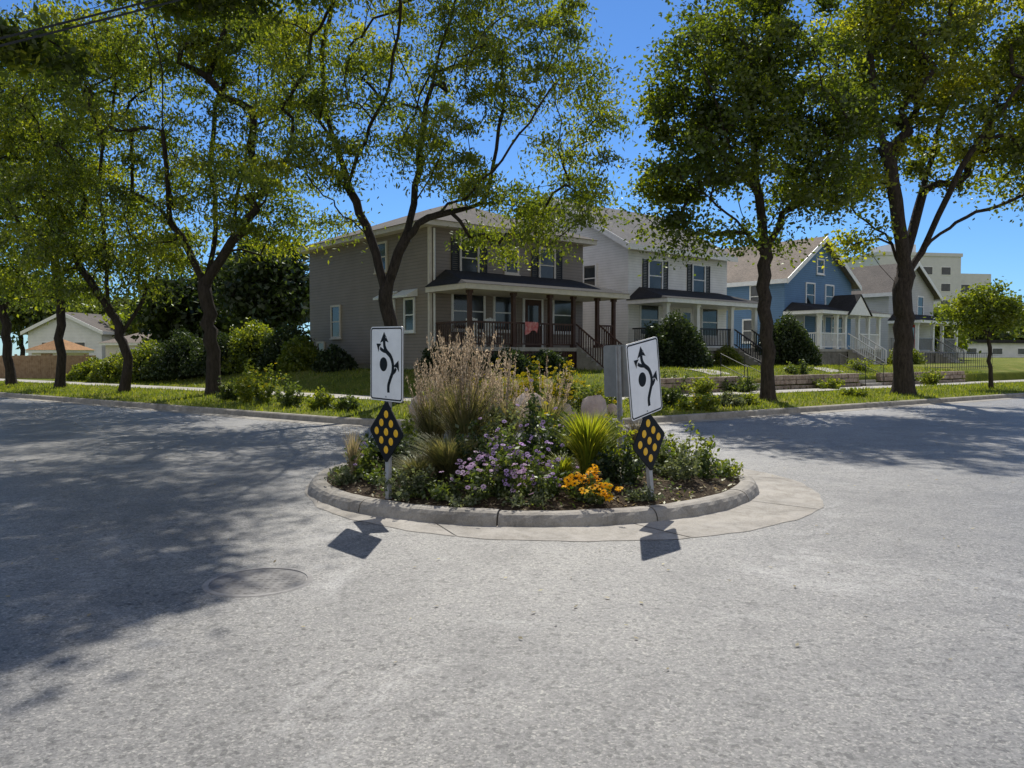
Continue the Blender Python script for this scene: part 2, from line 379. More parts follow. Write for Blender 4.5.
G_T='street trees along the grass strips'
tree('street_tree','forked honey locust with airy yellow green crown directly behind the left arrow sign','tree',22.5,393,H(xat(393,22.5),22.5),
 [[(394,404),(393,370),(391,330),(388,292)],
  [(388,292),(370,238),(350,188,.5),(330,130,.8),(322,60,1),(335,-20,1),(345,-110,0)],
  [(388,292),(406,240,-.3),(438,214,-.6),(484,180,-1),(518,135,-1.4),(555,85,-1.5)],
  [(406,240),(416,190,.6),(424,120,1),(440,50,.8),(462,-30,.4),(470,-120,0)],
  [(438,214),(500,200,.8),(560,180,1.5)],
  [(370,238),(345,214,-1),(318,190,-1.6),(300,160,-2)],
  [(350,188),(362,140,-1),(385,90,-2),(400,20,-3),(395,-40,-4)],
  [(416,190),(450,140,-2),(470,60,-3),(490,0,-3)],[(424,120),(400,60,1),(385,0,2)],[(484,180),(500,130,.5),(505,70,1)],[(330,130),(300,90,0),(280,40,.5)]],
 [(325,95,0,80,30,3.2),(320,30,0,90,30,3.5),(430,70,1,90,28,3.5),(450,0,1.5,105,38,3.5),(548,95,-.5,66,26,2.6),(535,40,-.5,64,26,2.6),(582,150,.5,46,26,2.4),(410,138,-.5,76,24,3),(315,165,-1,60,26,2.6),
  (470,-70,2,90,50,3.2),(350,-110,0,100,55,4),(520,205,0,84,24,2),(270,150,0,45,30,2),(490,236,.2,66,18,1.2),(595,200,0,36,28,1.4),(460,175,-1,60,24,2),(440,224,.5,44,16,1),(550,235,-.4,36,16,1),
  (400,-20,-5,70,28,2.2),(375,-10,-6.5,70,24,2.0),(315,0,-4,60,28,2.4),(600,105,0,24,34,1.2),(360,218,.8,44,16,1.2),(300,225,.5,34,18,1.2)],
 450,86000,.135,.20,M['locust'],M['bark'],11,G_T,.36,flat=.42,asp=.38,droop=.9,pw=.56)
tree('street_tree','honey locust with dark leaning trunk and spreading limbs left of the taupe house','tree',28,213,H(xat(213,28),28),
 [[(214,396),(212,350),(208,315),(205,282)],
  [(205,282),(172,222),(132,190,.8),(98,150,1.5)],
  [(205,282),(234,240,-.4),(264,200,-1),(290,150,-1.5),(300,85,-1.5)],
  [(205,282),(216,230,1),(210,150,1.4),(224,60,1),(220,-30,0),(215,-110,0)],
  [(172,222),(165,150,-2),(160,70,-3),(150,-40,-3.5)],[(234,240),(240,180,.5),(255,110,1),(260,40,1)],[(172,222),(140,215,-1),(105,200,-1.5)]],
 [(215,60,0,95,34,4.5),(215,0,0,95,36,4.5),(150,140,0,65,30,3.5),(280,115,-1,56,30,3),(262,185,-1,50,28,2.4),(195,-70,-1,120,60,5),(110,70,-1,60,46,3.5),(130,205,0,50,24,2),(270,40,-1,60,36,3),(205,165,0,55,28,3),(245,230,0,54,22,1.8),(160,248,0,50,20,1.8),(285,225,0,34,22,1.4),(270,260,.3,24,14,.9)],
 350,70000,.15,.235,M['locust'],M['bark'],12,G_T,.42,flat=.42,asp=.4,droop=.9,pw=.55)
tree('street_tree','slim honey locust leaning left between the thick leaning tree and the frame edge','tree',30,125,H(xat(125,30),30),
 [[(124,393),(127,365),(120,335),(108,308)],[(108,308),(82,270),(60,228,1)],[(108,308),(104,250,-.5),(100,180,-1),(112,105,-1)],[(120,335),(150,290,.5),(165,250,1)]],
 [(90,190,0,70,38,3),(60,120,0,75,42,3.5),(112,255,0,64,24,2),(60,240,0,50,28,2.5),(160,240,0,38,26,1.6),(100,50,0,80,44,4),(145,285,0,40,16,1.3),(70,290,0,36,16,1.2)],
 230,38000,.165,.17,M['locust'],M['bark'],13,G_T,.44,flat=.45,asp=.42,droop=.9)
tree('street_tree','slender upright honey locust beside the wooden fence','tree',34,60,H(xat(60,34),34),
 [[(60,388),(62,340),(58,290)],[(58,290),(50,220),(34,150,1),(30,80)],[(58,290),(78,260,-1),(92,215,-1)]],
 [(25,160,0,70,50,3.5),(48,235,0,56,30,2.5),(10,80,0,80,54,4),(20,285,0,44,20,1.5),(70,285,0,38,18,1.2)],
 180,28000,.19,.18,M['locust'],M['bark'],14,G_T,.48,flat=.48,asp=.44,droop=.8)
tree('street_tree','dark honey locust at the left frame edge past the fence','tree',37.5,11,H(xat(11,37.5),37.5),
 [[(12,389),(8,345),(2,310)],[(2,310),(-25,270),(-40,200)],[(2,310),(22,270),(30,220)]],
 [(-20,240,0,60,50,3.5),(10,200,0,60,40,3),(15,280,0,45,24,2),(-60,180,0,60,70,3.5)],
 150,18000,.2,.20,M['locust'],M['bark'],15,G_T,.5,flat=.5,asp=.48,droop=.8)
tree('street_tree','dense dark green maple with straight trunk left of the blue house','tree',25,768,H(xat(768,25),25),
 [[(768,403),(767,350),(765,300),(764,258)],[(764,258),(760,215),(755,150,.5),(750,80,.5),(758,-10)],
  [(764,258),(736,222,-.6),(700,192,-1.2),(668,168,-1.5)],[(764,250),(786,214,.6),(808,170,1),(830,115,1)],
  [(758,200),(724,132,-1.5),(702,60,-2)],[(764,258),(748,235,1.5),(735,190,2.4)],[(786,214),(825,190,0),(850,165,-.5)]],
 [(752,140,0,80,45,3.4),(690,175,-.6,52,32,2.4),(712,75,-.6,58,40,3),(800,85,0,58,50,3),(815,180,0,52,34,2.2),(752,10,0,78,50,3.2),(655,190,0,30,36,1.4),(720,228,-.5,58,22,1.8),(682,110,0,42,34,2),(840,120,0,32,40,1.6),(790,235,.5,34,12,1.2),(680,232,0,40,18,1.2)],
 310,58000,.14,.20,M['maple'],M['bark2'],21,G_T,.32,flat=.65,pw=.54)
tree('street_tree','broad many limbed maple with yellowing top on the right grass strip','tree',29,903,H(xat(903,29),29),
 [[(903,397),(904,350),(903,310),(905,275)],[(905,275),(882,236),(850,210,.8),(822,186,1)],
  [(905,275),(896,200,-.8),(880,130,-1.2),(868,50,-1.2),(872,-30,0)],
  [(905,275),(930,242,.4),(966,216,.6),(1010,200,.3),(1060,178)],[(905,270),(924,190,1),(940,120,1.4),(955,30,1),(960,-60,0)],
  [(903,310),(886,272,-1),(862,250,-1.5)],[(930,242),(960,170,-1.5),(1000,110,-2),(1040,60,-2)]],
 [(905,75,0,85,70,4.2),(975,125,0,80,50,4),(858,180,0,42,36,2.4),(1015,60,0,80,75,4),(930,-10,0,100,60,4.5),(1050,150,0,60,45,3.2),(868,30,0,50,60,3),(870,120,0,45,40,3),(1000,185,0,54,24,2),(930,175,0,40,20,2),(850,225,0,34,20,1.3),(872,245,0,30,16,1)],
 320,60000,.16,.33,M['maple_y'],M['bark2'],22,G_T,.38,flat=.65,pw=.53)
tree('street_tree','small young tree with round green crown on the far right grass strip','tree',33.6,990,H(xat(990,33.6),33.6),
 [[(991,389),(990,360),(989,335),(988,310)],[(989,335),(972,318),(960,305)],[(989,335),(1004,318),(1016,305)],[(988,310),(986,295)]],
 [(985,308,0,34,20,1.3),(968,315,0,24,14,.9),(1010,312,0,22,16,.9),(988,292,0,20,10,.9)],
 90,7000,.15,.08,M['shrub'],M['bark2'],23,G_T,.24,.06)
tree('street_tree','large locust whose leafy boughs hang into the top left corner','tree',12.5,-330,H(-20,12),
 [[(-330,458),(-325,330),(-310,200),(-300,80)],[(-300,80),(-200,-60,0),(-60,-170,1),(60,-230,1.5),(190,-270,2),(320,-280,2.4)],[(-300,80),(-280,-100),(-250,-300)],[(-300,80),(-180,10,1),(-60,0,1.6)],[(-200,-60),(-80,-260,1),(40,-360,1)],[(-60,-170),(20,-200,4),(120,-230,6)]],
 [(-100,-190,0,110,50,2.6),(0,-200,1,110,30,2.2),(-35,-5,1.8,45,26,1.1),(120,-245,1.8,110,30,2.2),(240,-262,2.2,80,26,2.0),(345,-270,2.6,75,24,2.0),(110,-250,-0.8,90,30,1.8),(250,-290,-.2,80,24,1.6),(40,-190,5,110,30,2.4),(160,-220,6,90,26,2.2),(-80,-190,4,100,40,2.4),(10,5,2.6,24,14,.7),(260,-240,5,80,26,2.0)],
 290,52000,.165,.25,M['locust'],M['bark'],31,G_T,.27,flat=.4,asp=.5)

# ---- background trees
def bgtree(px,Y,top,bot,wpx,label,mat,seed,cat='tree',n=6000,ls=None,name='background_tree'):
    z=H(xat(px,Y),Y); hb=(top+bot)/2; hh=(bot-top)/2
    gy=355+(CZ-z)*F/Y
    limbs=[[(px,gy),(px+2,(gy+bot)/2),(px,bot-hh*.2)],[(px,bot-hh*.2),(px-3,hb),(px+2,top+hh*.4)]]
    k=Y/F
    r=np.random.default_rng(seed); blobs=[(px,hb,0,wpx*.42,hh*.85,wpx*k*.42)]
    for _ in range(6): blobs.append((px+r.uniform(-.5,.5)*wpx*.75,hb+r.uniform(-.65,.6)*hh,r.uniform(-1,1)*wpx*k*.25,wpx*.22,hh*.3,wpx*k*.25))
    return tree(name,label,cat,Y,px,z,limbs,blobs,90,n,ls or Y*.0075,.28,mat,M['bark'],seed,'trees behind the houses',wpx*k*.085,.2)
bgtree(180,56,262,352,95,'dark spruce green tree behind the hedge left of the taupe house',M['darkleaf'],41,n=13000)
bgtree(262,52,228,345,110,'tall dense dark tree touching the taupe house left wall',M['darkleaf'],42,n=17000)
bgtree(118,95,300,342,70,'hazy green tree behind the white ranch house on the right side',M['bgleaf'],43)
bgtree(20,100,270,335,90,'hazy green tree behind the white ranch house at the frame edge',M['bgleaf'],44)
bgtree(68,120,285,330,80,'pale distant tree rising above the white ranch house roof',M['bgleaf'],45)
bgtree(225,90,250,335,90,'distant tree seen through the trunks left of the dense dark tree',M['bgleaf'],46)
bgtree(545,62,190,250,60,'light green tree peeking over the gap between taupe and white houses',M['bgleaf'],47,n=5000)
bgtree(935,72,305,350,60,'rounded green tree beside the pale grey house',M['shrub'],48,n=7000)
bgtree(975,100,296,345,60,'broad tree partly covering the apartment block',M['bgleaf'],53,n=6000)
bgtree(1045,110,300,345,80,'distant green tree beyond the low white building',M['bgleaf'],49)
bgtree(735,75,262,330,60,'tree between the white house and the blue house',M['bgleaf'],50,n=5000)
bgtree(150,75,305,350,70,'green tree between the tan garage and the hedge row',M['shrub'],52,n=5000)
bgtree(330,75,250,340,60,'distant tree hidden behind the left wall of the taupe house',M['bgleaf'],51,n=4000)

# ---------------------------------------------------------------- ground
mb=MB(); mb.add([(-1500,-1500,-.06),(1500,-1500,-.06),(1500,1500,-.06),(-1500,1500,-.06)],[(0,1,2,3)])
tag(mb.build('ground',M['lawn']),kind='structure')
mb=MB(); mb.add([(-140,-60,0),(140,-60,0),(140,130,0),(-140,130,0)],[(0,1,2,3)])
tag(mb.build('road',M['asphalt']),kind='structure')
TS=[0]+list(np.geomspace(.8,130,34))
def curve(d,fine=1):
    rd=max(RC-d,0); C=CC if d<RC else AP+(CC-AP)*d/RC
    pts=[]
    for t in reversed(TS): pts.append(C-nL*rd+uL*t)
    aL=math.atan2(-nL[1],-nL[0]); aR=math.atan2(-nR[1],-nR[0])
    for k in range(1,14):
        a=aL+(aR-aL)*k/14; pts.append(C+rd*np.array([math.cos(a),math.sin(a)]))
    for t in TS: pts.append(C-nR*rd+uR*t)
    return pts
def sweep(ds,zf):
    mb=MB(); rows=[]
    for d in ds:
        c=curve(d); rows.append([(p[0],p[1],zf(d,p)) for p in c])
    n=len(rows[0]); vs=[v for r in rows for v in r]
    fs=[(i*n+j,i*n+j+1,(i+1)*n+j+1,(i+1)*n+j) for i in range(len(rows)-1) for j in range(n-1)]
    return mb.add(vs,fs)
sweep([.15,.5,1,1.6,2.3,3,3.6,4.1,4.6,5.2,5.7,5.9,5.95,6.0,6.05,6.12,6.5,7,7.8,8.6,9.5,11,13,16,20,26,34,45,60,85],lambda d,p:H(p[0],p[1])-(.012 if 4.25<d<5.65 else 0)).build('lawn',M['lawn'],smooth=True)['kind']='structure'
mb=MB(); prof=[(-.45,.004),(-.03,.012),(-.015,.02),(.0,.115),(.03,.14),(.155,.145),(.16,.05)]
cs=[curve(d) for d,_ in prof]; n=len(cs[0])
mb.add([(c[j][0],c[j][1],prof[i][1]) for i,c in enumerate(cs) for j in range(n)],[(i*n+j,i*n+j+1,(i+1)*n+j+1,(i+1)*n+j) for i in range(len(cs)-1) for j in range(n-1)])
tag(mb.build('kerb',M['conc']),kind='structure')
sweep([4.2,4.5,5,5.4,5.7],lambda d,p:H(p[0],p[1])+.012).build('sidewalk',M['conc2'])['kind']='structure'
q0=np.array([-10.2,10.7])-nL*.3
def nearq(t,d): return q0+uL*t-nL*d
mb=MB(); vs=[];K=[-9,-6,0,8,20,40,80]
for t in K:
    for d,z in ((0,.01),(.03,.13),(.2,.14),(9,.2),(40,.2)): 
        p=nearq(t,d); vs.append((p[0],p[1],z))
mb.add(vs,[(i*5+j,(i+1)*5+j,(i+1)*5+j+1,i*5+j+1) for i in range(len(K)-1) for j in range(4)])
tag(mb.build('near_lawn',M['lawn']),kind='structure')

# ---------------------------------------------------------------- traffic circle
IC=(.25,10.07)
def ringmesh(prof,n=96,c=(0,0),gap=None):
    mb=MB(); 
    vs=[(c[0]+r*math.cos(2*PI*k/n),c[1]+r*math.sin(2*PI*k/n),z) for r,z in prof for k in range(n)]
    fs=[(i*n+k,i*n+(k+1)%n,(i+1)*n+(k+1)%n,(i+1)*n+k) for i in range(len(prof)-1) for k in range(n)]
    return mb.add(vs,fs)
isl=empty('traffic_circle',(IC[0],IC[1],0),0,'round raised traffic circle with concrete kerb and planted mulch bed in the intersection','traffic circle')
S=11
for s in range(S):
    mb=MB()
    a0=2*PI*s/S+.003; a1=2*PI*(s+1)/S-.003; prof=[(2.75,.0),(2.735,.05),(2.715,.09),(2.69,.118),(2.65,.134),(2.58,.138),(2.53,.13),(2.52,.05)]
    K=18; b=[]
    for r,z in prof:
        for k in range(K+1):
            a=a0+(a1-a0)*k/K; w_=.007*math.sin(a*13)+.005*math.sin(a*31)+.004*math.sin(a*67+z*40); b.append(((r+w_)*math.cos(a),(r+w_)*math.sin(a),z+(.004*math.sin(s*2.1)+w_*.6 if z>.06 else 0)))
    fs=[(i*(K+1)+k,i*(K+1)+k+1,(i+1)*(K+1)+k+1,(i+1)*(K+1)+k) for i in range(len(prof)-1) for k in range(K)]
    fs+= [tuple(i*(K+1) for i in range(len(prof))), tuple(i*(K+1)+K for i in range(len(prof)-1,-1,-1))]
    mb.add(b,fs); mb.build('kerb_segment',M['conc'],isl)
ringmesh([(2.74,-.01),(2.51,.04)]).build('joint_filler',M['mulch'],isl)
prof=[(2.53,.11),(2.2,.18),(1.6,.27),(1,.33),(.5,.36),(.01,.37)]
ringmesh(prof).build('mulch_bed',M['mulch'],isl,True)
S=9; ox,oy=.36,-.27
for s in range(S):
    mb=MB()
    a0=2*PI*s/S+.15+.003; a1=2*PI*(s+1)/S+.15-.003; K=16
    vs=[]
    for k in range(K+1):
        a=a0+(a1-a0)*k/K; jr=.016*math.sin(9*a)+.012*math.sin(23*a)+.008*math.sin(47*a)
        ex,ey=ox+(3.0+jr)*math.cos(a),oy+(3.0+jr)*math.sin(a)
        if math.hypot(ex,ey)<2.78: f=2.78/math.hypot(ex,ey); ex*=f; ey*=f
        vs.append((2.72*math.cos(a),2.72*math.sin(a),.018)); vs.append((ex,ey,.004))
    mb.add(vs,[(2*k,2*k+1,2*k+3,2*k+2) for k in range(K)]); mb.build('apron_slab',M['apron'],isl)
def iz(x,y):
    r=math.hypot(x-IC[0],y-IC[1]); return float(np.interp(r,[0,.5,1,1.6,2.2,2.53],[.37,.36,.33,.27,.18,.11]))

t=empty('manhole_cover',(-1.79,5.6,0),0,'round worn manhole cover set flush in the asphalt at lower left','manhole cover')
ringmesh([(.375,.0008),(.365,.006),(.335,.006),(.332,.001)],48).build('rim',M['ironrim'],t)
mb=MB(); mb.add([(.325*math.cos(2*PI*k/40),.325*math.sin(2*PI*k/40),.002) for k in range(40)],[tuple(range(40))])
rr_=random.Random(5)
for i in range(-5,6):
    for j in range(-5,6):
        if math.hypot(i,j)<5.2 and rr_.random()>.12: 
            q=rr_.uniform(.011,.016); mb.box(i*.056-q,i*.056+q,j*.056-q,j*.056+q,.002,.002+rr_.uniform(.001,.0022))
mb.build('cover_plate',M['iron'],t)

# ---------------------------------------------------------------- signs
def rrect(w,h,r,n=5):
    P=[]
    for cx,cz,a0 in ((w/2-r,h/2-r,0),(-w/2+r,h/2-r,90),(-w/2+r,-h/2+r,180),(w/2-r,-h/2+r,270)):
        for k in range(n+1):
            a=math.radians(a0+90*k/n); P.append((cx+r*math.cos(a),cz+r*math.sin(a)))
    return P
def plate(P,y0,y1,c=(0,0)):
    mb=MB(); n=len(P)
    mb.add([(x+c[0],y0,z+c[1]) for x,z in P]+[(x+c[0],y1,z+c[1]) for x,z in P],[tuple(range(n)),tuple(range(2*n-1,n-1,-1))]+[(i,n+i,n+(i+1)%n,(i+1)%n) for i in range(n)])
    return mb
def ring2(Pa,Pb,y,mb=None):
    mb=mb or MB(); n=len(Pa); return mb.add([(x,y,z) for x,z in Pa]+[(x,y,z) for x,z in Pb],[(i,(i+1)%n,n+(i+1)%n,n+i) for i in range(n)])
def smoothpts(P,k=6):
    out=[]
    for i in range(len(P)-1):
        a=Vector(P[max(i-1,0)]); b=Vector(P[i]); c=Vector(P[i+1]); e=Vector(P[min(i+2,len(P)-1)])
        for j in range(k):
            t=j/k; q=.5*((2*b)+(c-a)*t+(2*a-5*b+4*c-e)*t*t+(-a+3*b-3*c+e)*t**3); out.append((q.x,q.y))
    out.append(tuple(P[-1])); return out
def ribbon(mb,pts,w,y):
    pts=smoothpts(pts); vs=[]
    for i,p in enumerate(pts):
        a=pts[max(i-1,0)]; b=pts[min(i+1,len(pts)-1)]; t=Vector((b[0]-a[0],b[1]-a[1])).normalized(); n=Vector((-t.y,t.x))*w/2
        vs+=[(p[0]+n.x,y,p[1]+n.y),(p[0]-n.x,y,p[1]-n.y)]
    mb.add(vs,[(2*i,2*i+1,2*i+3,2*i+2) for i in range(len(pts)-1)])
def head(mb,tip,ang,L,W,y):
    d=Vector((math.cos(ang),math.sin(ang))); n=Vector((-d.y,d.x)); t=Vector(tip)
    a=t-d*L+n*W/2; b=t-d*L-n*W/2; c=t-d*L*.8
    mb.add([(t.x,y,t.y),(a.x,y,a.y),(c.x,y,c.y),(b.x,y,b.y)],[(0,1,2,3)])
def sign(x,y,zc_rect,zc_dia,rz,roll,lab='',dia=True):
    z0=iz(x,y)
    r=empty('traffic_sign',(x,y,z0),rz,lab,'traffic sign','sign posts on the traffic circle')
    r.rotation_euler=(0,roll,rz)
    zr=zc_rect-z0; zd=zc_dia-z0
    mb=MB(); 
    top=zr+.36
    mb.box(-.028,.028,.008,.012,-.1,top); mb.box(-.032,-.028,.008,.035,-.1,top); mb.box(.028,.032,.008,.035,-.1,top)
    mb.box(-.045,-.032,.033,.037,-.1,top); mb.box(.032,.045,.033,.037,-.1,top)
    mb.build('post',M['galv'],r)
    P=rrect(.61,.76,.04)
    pa=plate(P,-.002,.006,(0,zr)).build('arrow_panel',M['aluback'],r)
    plate(rrect(.604,.754,.038),-.005,-.0021,(0,zr)).build('face_sheet',M['signwhite'],pa)
    ring2([(a,b+zr) for a,b in rrect(.585,.735,.034)],[(a,b+zr) for a,b in rrect(.557,.707,.024)],-.0065).build('border',M['signblack'],pa)
    def Q(p): return (p[0],p[1]+zr)
    mb=MB()
    ribbon(mb,[Q(p) for p in [(.045,-.29),(.045,-.22),(.08,-.15),(.12,-.08),(.125,.0),(.085,.075),(.01,.125),(-.03,.175),(-.04,.235)]],.046,-.0065)
    head(mb,Q((-.04,.325)),math.radians(92),.11,.16,-.0068)
    ribbon(mb,[Q(p) for p in [(.02,.12),(-.06,.135),(-.115,.16)]],.034,-.0071); head(mb,Q((-.185,.205)),math.radians(148),.08,.10,-.0074)
    ribbon(mb,[Q(p) for p in [(.105,-.10),(.155,-.075),(.185,-.04)]],.036,-.0071); head(mb,Q((.23,.04)),math.radians(64),.10,.12,-.0074)
    cx,cz=-.05,-.005
    mb.add([(cx+.072*math.cos(2*PI*k/28),-.0065,cz+zr+.072*math.sin(2*PI*k/28)) for k in range(28)],[tuple(range(28))])
    mb.build('arrow_symbol',M['signblack'],pa)
    for zz in (zr+.27,zr-.335): MB().tube([(0,-.0085,zz),(0,.02,zz)],.010,8).build('bolt',M['galv'],r)
    if not dia: return r
    D=.457; c45=math.sqrt(.5)
    PD=[((a-b)*c45,(a+b)*c45) for a,b in rrect(D,D,.035)]
    dp=plate(PD,-.004,.005,(0,zd)).build('marker_panel',M['signblack'],r)
    for i in (-1,0,1):
        for j in (-1,0,1):
            a,b=i*.128,j*.128; cx,cz=(a-b)*c45,(a+b)*c45+zd
            mb=MB(); n=20; rr=.040
            mb.add([(cx+rr*math.cos(2*PI*k/n),-.0041,cz+rr*math.sin(2*PI*k/n)) for k in range(n)]+[(cx+rr*.8*math.cos(2*PI*k/n),-.010,cz+rr*.8*math.sin(2*PI*k/n)) for k in range(n)],
                   [(k,(k+1)%n,n+(k+1)%n,n+k) for k in range(n)]+[tuple(range(n,2*n))])
            mb.build('reflector',M['reflector'],dp)
    return r
sign(-1.29,8.15,1.51,.815,math.radians(-49),math.radians(1),lab='upright arrow sign over yellow dotted black diamond at the left front of the circle')
sign(1.44,8.1,1.385,.745,math.radians(50),math.radians(-9),lab='leaning arrow sign over yellow dotted black diamond at the right front of the circle')
sign(1.60,11.6,1.37,.72,math.radians(133),math.radians(2),lab='grey backed sign seen from behind at the far right of the circle',dia=False)

# ---------------------------------------------------------------- plants
def plant(name,label,cat,x,y,z,h,r,n,ls,mat,seed,flower=None,group=None,ns=16,asp=.55,droop=.15):
    rng=np.random.default_rng(seed); root=empty(name,(x,y,z),0,label,cat,group)
    mb=MB(); C=[]; tips=[]
    for i in range(ns):
        a=rng.uniform(0,2*PI); rr=r*math.sqrt(rng.random()); hh=h*(.35+.8*rng.random())*(1-.35*(rr/r)**2)
        bx,by=rr*.35*math.cos(a),rr*.35*math.sin(a); P=[]
        for k in range(6):
            t=k/5; P.append((bx+(rr-rr*.35)*math.cos(a)*t**1.4,by+(rr-rr*.35)*math.sin(a)*t**1.4,hh*(t-droop*t*t*rr/r)))
        mb.tube(P,[.006,.005,.005,.004,.003,.002],3,False); tips.append(P[-1])
        m=n//ns; t=rng.random(m)**.75*5; P=np.array(P); lo=np.floor(t).astype(int).clip(0,4); q=P[lo]+(P[lo+1]-P[lo])*(t-lo)[:,None]
        C.append(q+rng.normal(size=(m,3))*r*.075+rng.normal(size=(m,3))*ls*.35)
    mb.build('stem',M['stem'],root)
    C=np.concatenate(C); C[:,2]=np.maximum(C[:,2],.02)
    np_mesh('foliage',leaves(C,ls,asp,.5,rng),4,mat,root)
    if flower:
        fm,nf,fs,core=flower; quads=[]; cores=MB()
        for i in range(nf):
            t=tips[rng.integers(len(tips))]; c=np.array(t)+rng.normal(size=3)*np.array([r*.2,r*.2,h*.09])+np.array([0,0,.035])
            nrm=np.array([rng.normal()*.45,-.6+rng.normal()*.4,1]); nrm/=np.linalg.norm(nrm); u=np.cross(nrm,[1,0,0.1]); u/=np.linalg.norm(u); w=np.cross(nrm,u)
            np_=8; s=fs*(.7+.5*rng.random())
            for k in range(np_):
                a=2*PI*k/np_; d=u*math.cos(a)+w*math.sin(a); e=-u*math.sin(a)+w*math.cos(a)
                quads.append([c+d*s*.1,c+d*s*.35+e*s*.15+nrm*s*.06,c+d*s*.52-nrm*s*.03,c+d*s*.35-e*s*.15+nrm*s*.06])
            if core: 
                k8=[(c+nrm*s*.05+(u*math.cos(q*PI/3)+w*math.sin(q*PI/3))*s*.12) for q in range(6)]
                cores.add(k8+[c+nrm*s*.2],[(q,(q+1)%6,6) for q in range(6)])
        np_mesh('blossoms',np.array(quads),4,fm,root)
        if core: cores.build('flower_centres',M['flowercore'],root)['kind']='stuff'
    return root
def grass(name,label,cat,x,y,z,h,r,n,mat,seed,plumes=0,pm=None,w=.007,group=None,stiff=.5,ph=1.25,pr=.75):
    rng=np.random.default_rng(seed); root=empty(name,(x,y,z),0,label,cat,group)
    a=rng.uniform(0,2*PI,n); L=h*(.55+.5*rng.random(n)); out=r*(.15+.85*rng.random(n)); b0=r*.18*rng.random(n)
    K=5; quads=[]; d=np.stack([np.cos(a),np.sin(a),0*a],1); e=np.stack([-np.sin(a),np.cos(a),0*a],1)
    def pt(t):
        return d*(b0+out*t**(1.3+stiff))[:,None]+np.stack([0*a,0*a,L*(t-(1-stiff)*.55*t**2.5)],1)
    for k in range(K):
        t0,t1=k/K,(k+1)/K; p0,p1=pt(t0),pt(t1); w0=w*(1-t0**2); w1=w*(1-t1**2)+.0005
        quads.append(np.stack([p0-e*w0,p0+e*w0,p1+e*w1,p1-e*w1],1))
    rn=np.tile(rng.random(n),K)
    np_mesh('blades',np.concatenate(quads),4,mat,root,rn)
    if plumes:
        C=[]; mb=MB()
        for i in range(plumes):
            aa=rng.uniform(0,2*PI); rr=r*pr*rng.random()**.7; hh=h*ph*(.52+.48*rng.random())*(1-.06*rr/(r*pr)); top=np.array([rr*math.cos(aa),rr*math.sin(aa),hh]); bot=np.array([rr*.3*math.cos(aa),rr*.3*math.sin(aa),0])
            mid=bot*.4+top*.6-np.array([rr*.1*math.cos(aa),rr*.1*math.sin(aa),0])
            mb.tube([bot,mid,top],[.003,.0025,.0015],3,False)
            m=42; t=rng.random(m)**.8; q=top[None,:]+np.outer(t,(mid-top)/np.linalg.norm(top-mid))*.34
            C.append(q+rng.normal(size=(m,3))*(.003+.009*np.sin(t*PI))[:,None])
        mb.build('stalks',M['straw'],root)
        C=np.concatenate(C); L_=leaves(C,.048,.25,-.1,rng)
        c=L_.mean(axis=1,keepdims=True); L_=(L_-c)*np.array([.45,.45,1.5])+c
        np_mesh('plumes',L_,4,pm,root)
    return root
def P_(px,Y): return xat(px,Y)
GI='plants on the traffic circle'
grass('reed_grass','tallest tan plumed reed grass clump on the left of the circle','ornamental grass',P_(465,9.4),9.4,.3,1.15,.48,1500,M['reed'],101,150,M['plume'],.006,GI,.7,1.46,1.0)
grass('reed_grass','tan plumed reed grass clump at the left rear of the circle','ornamental grass',P_(432,10.3),10.3,.28,1.0,.42,1000,M['reed'],102,80,M['plume'],.006,GI,.65,1.38,.9)
grass('reed_grass','tan plumed reed grass clump behind the purple asters near the circle centre','ornamental grass',P_(548,11.2),11.2,.28,1.0,.45,800,M['reed'],103,34,M['plume'],.006,GI,.5,1.42,.9)
grass('reed_grass','slim tan plumed grass between the two larger reed clumps at the rear','ornamental grass',P_(505,10.6),10.6,.28,1.0,.42,800,M['reed'],110,50,M['plume'],.006,GI,.5,1.45,.9)
grass('prairie_grass','fine drooping grey green grass clump left of the purple asters','ornamental grass',P_(448,8.7),8.7,.2,.8,.55,1500,M['reed'],104,0,None,.004,GI,.35)
grass('prairie_grass','short arching grass tuft beside the left sign post','ornamental grass',P_(418,8.5),8.5,.2,.55,.4,800,M['reed'],105,0,None,.004,GI,.2)
grass('iris_clump','bright yellow green sword leaved clump right of centre','iris leaves',P_(588,8.8),8.8,.26,.95,.45,620,M['iris'],106,0,None,.012,GI,.55)
grass('iris_clump','small yellow green sword leaved clump right of the purple asters','iris leaves',P_(562,8.5),8.5,.24,.45,.3,260,M['iris'],107,0,None,.009,GI,.4)
grass('prairie_grass','wispy dry grass clump on the right rear of the circle','ornamental grass',P_(640,10.8),10.8,.25,.7,.45,700,M['straw'],108,0,None,.004,GI,.4)
grass('prairie_grass','thin upright straw coloured grass at the left tip of the circle','ornamental grass',P_(352,9.2),9.2,.15,.8,.22,140,M['straw'],109,0,None,.004,GI,.6)
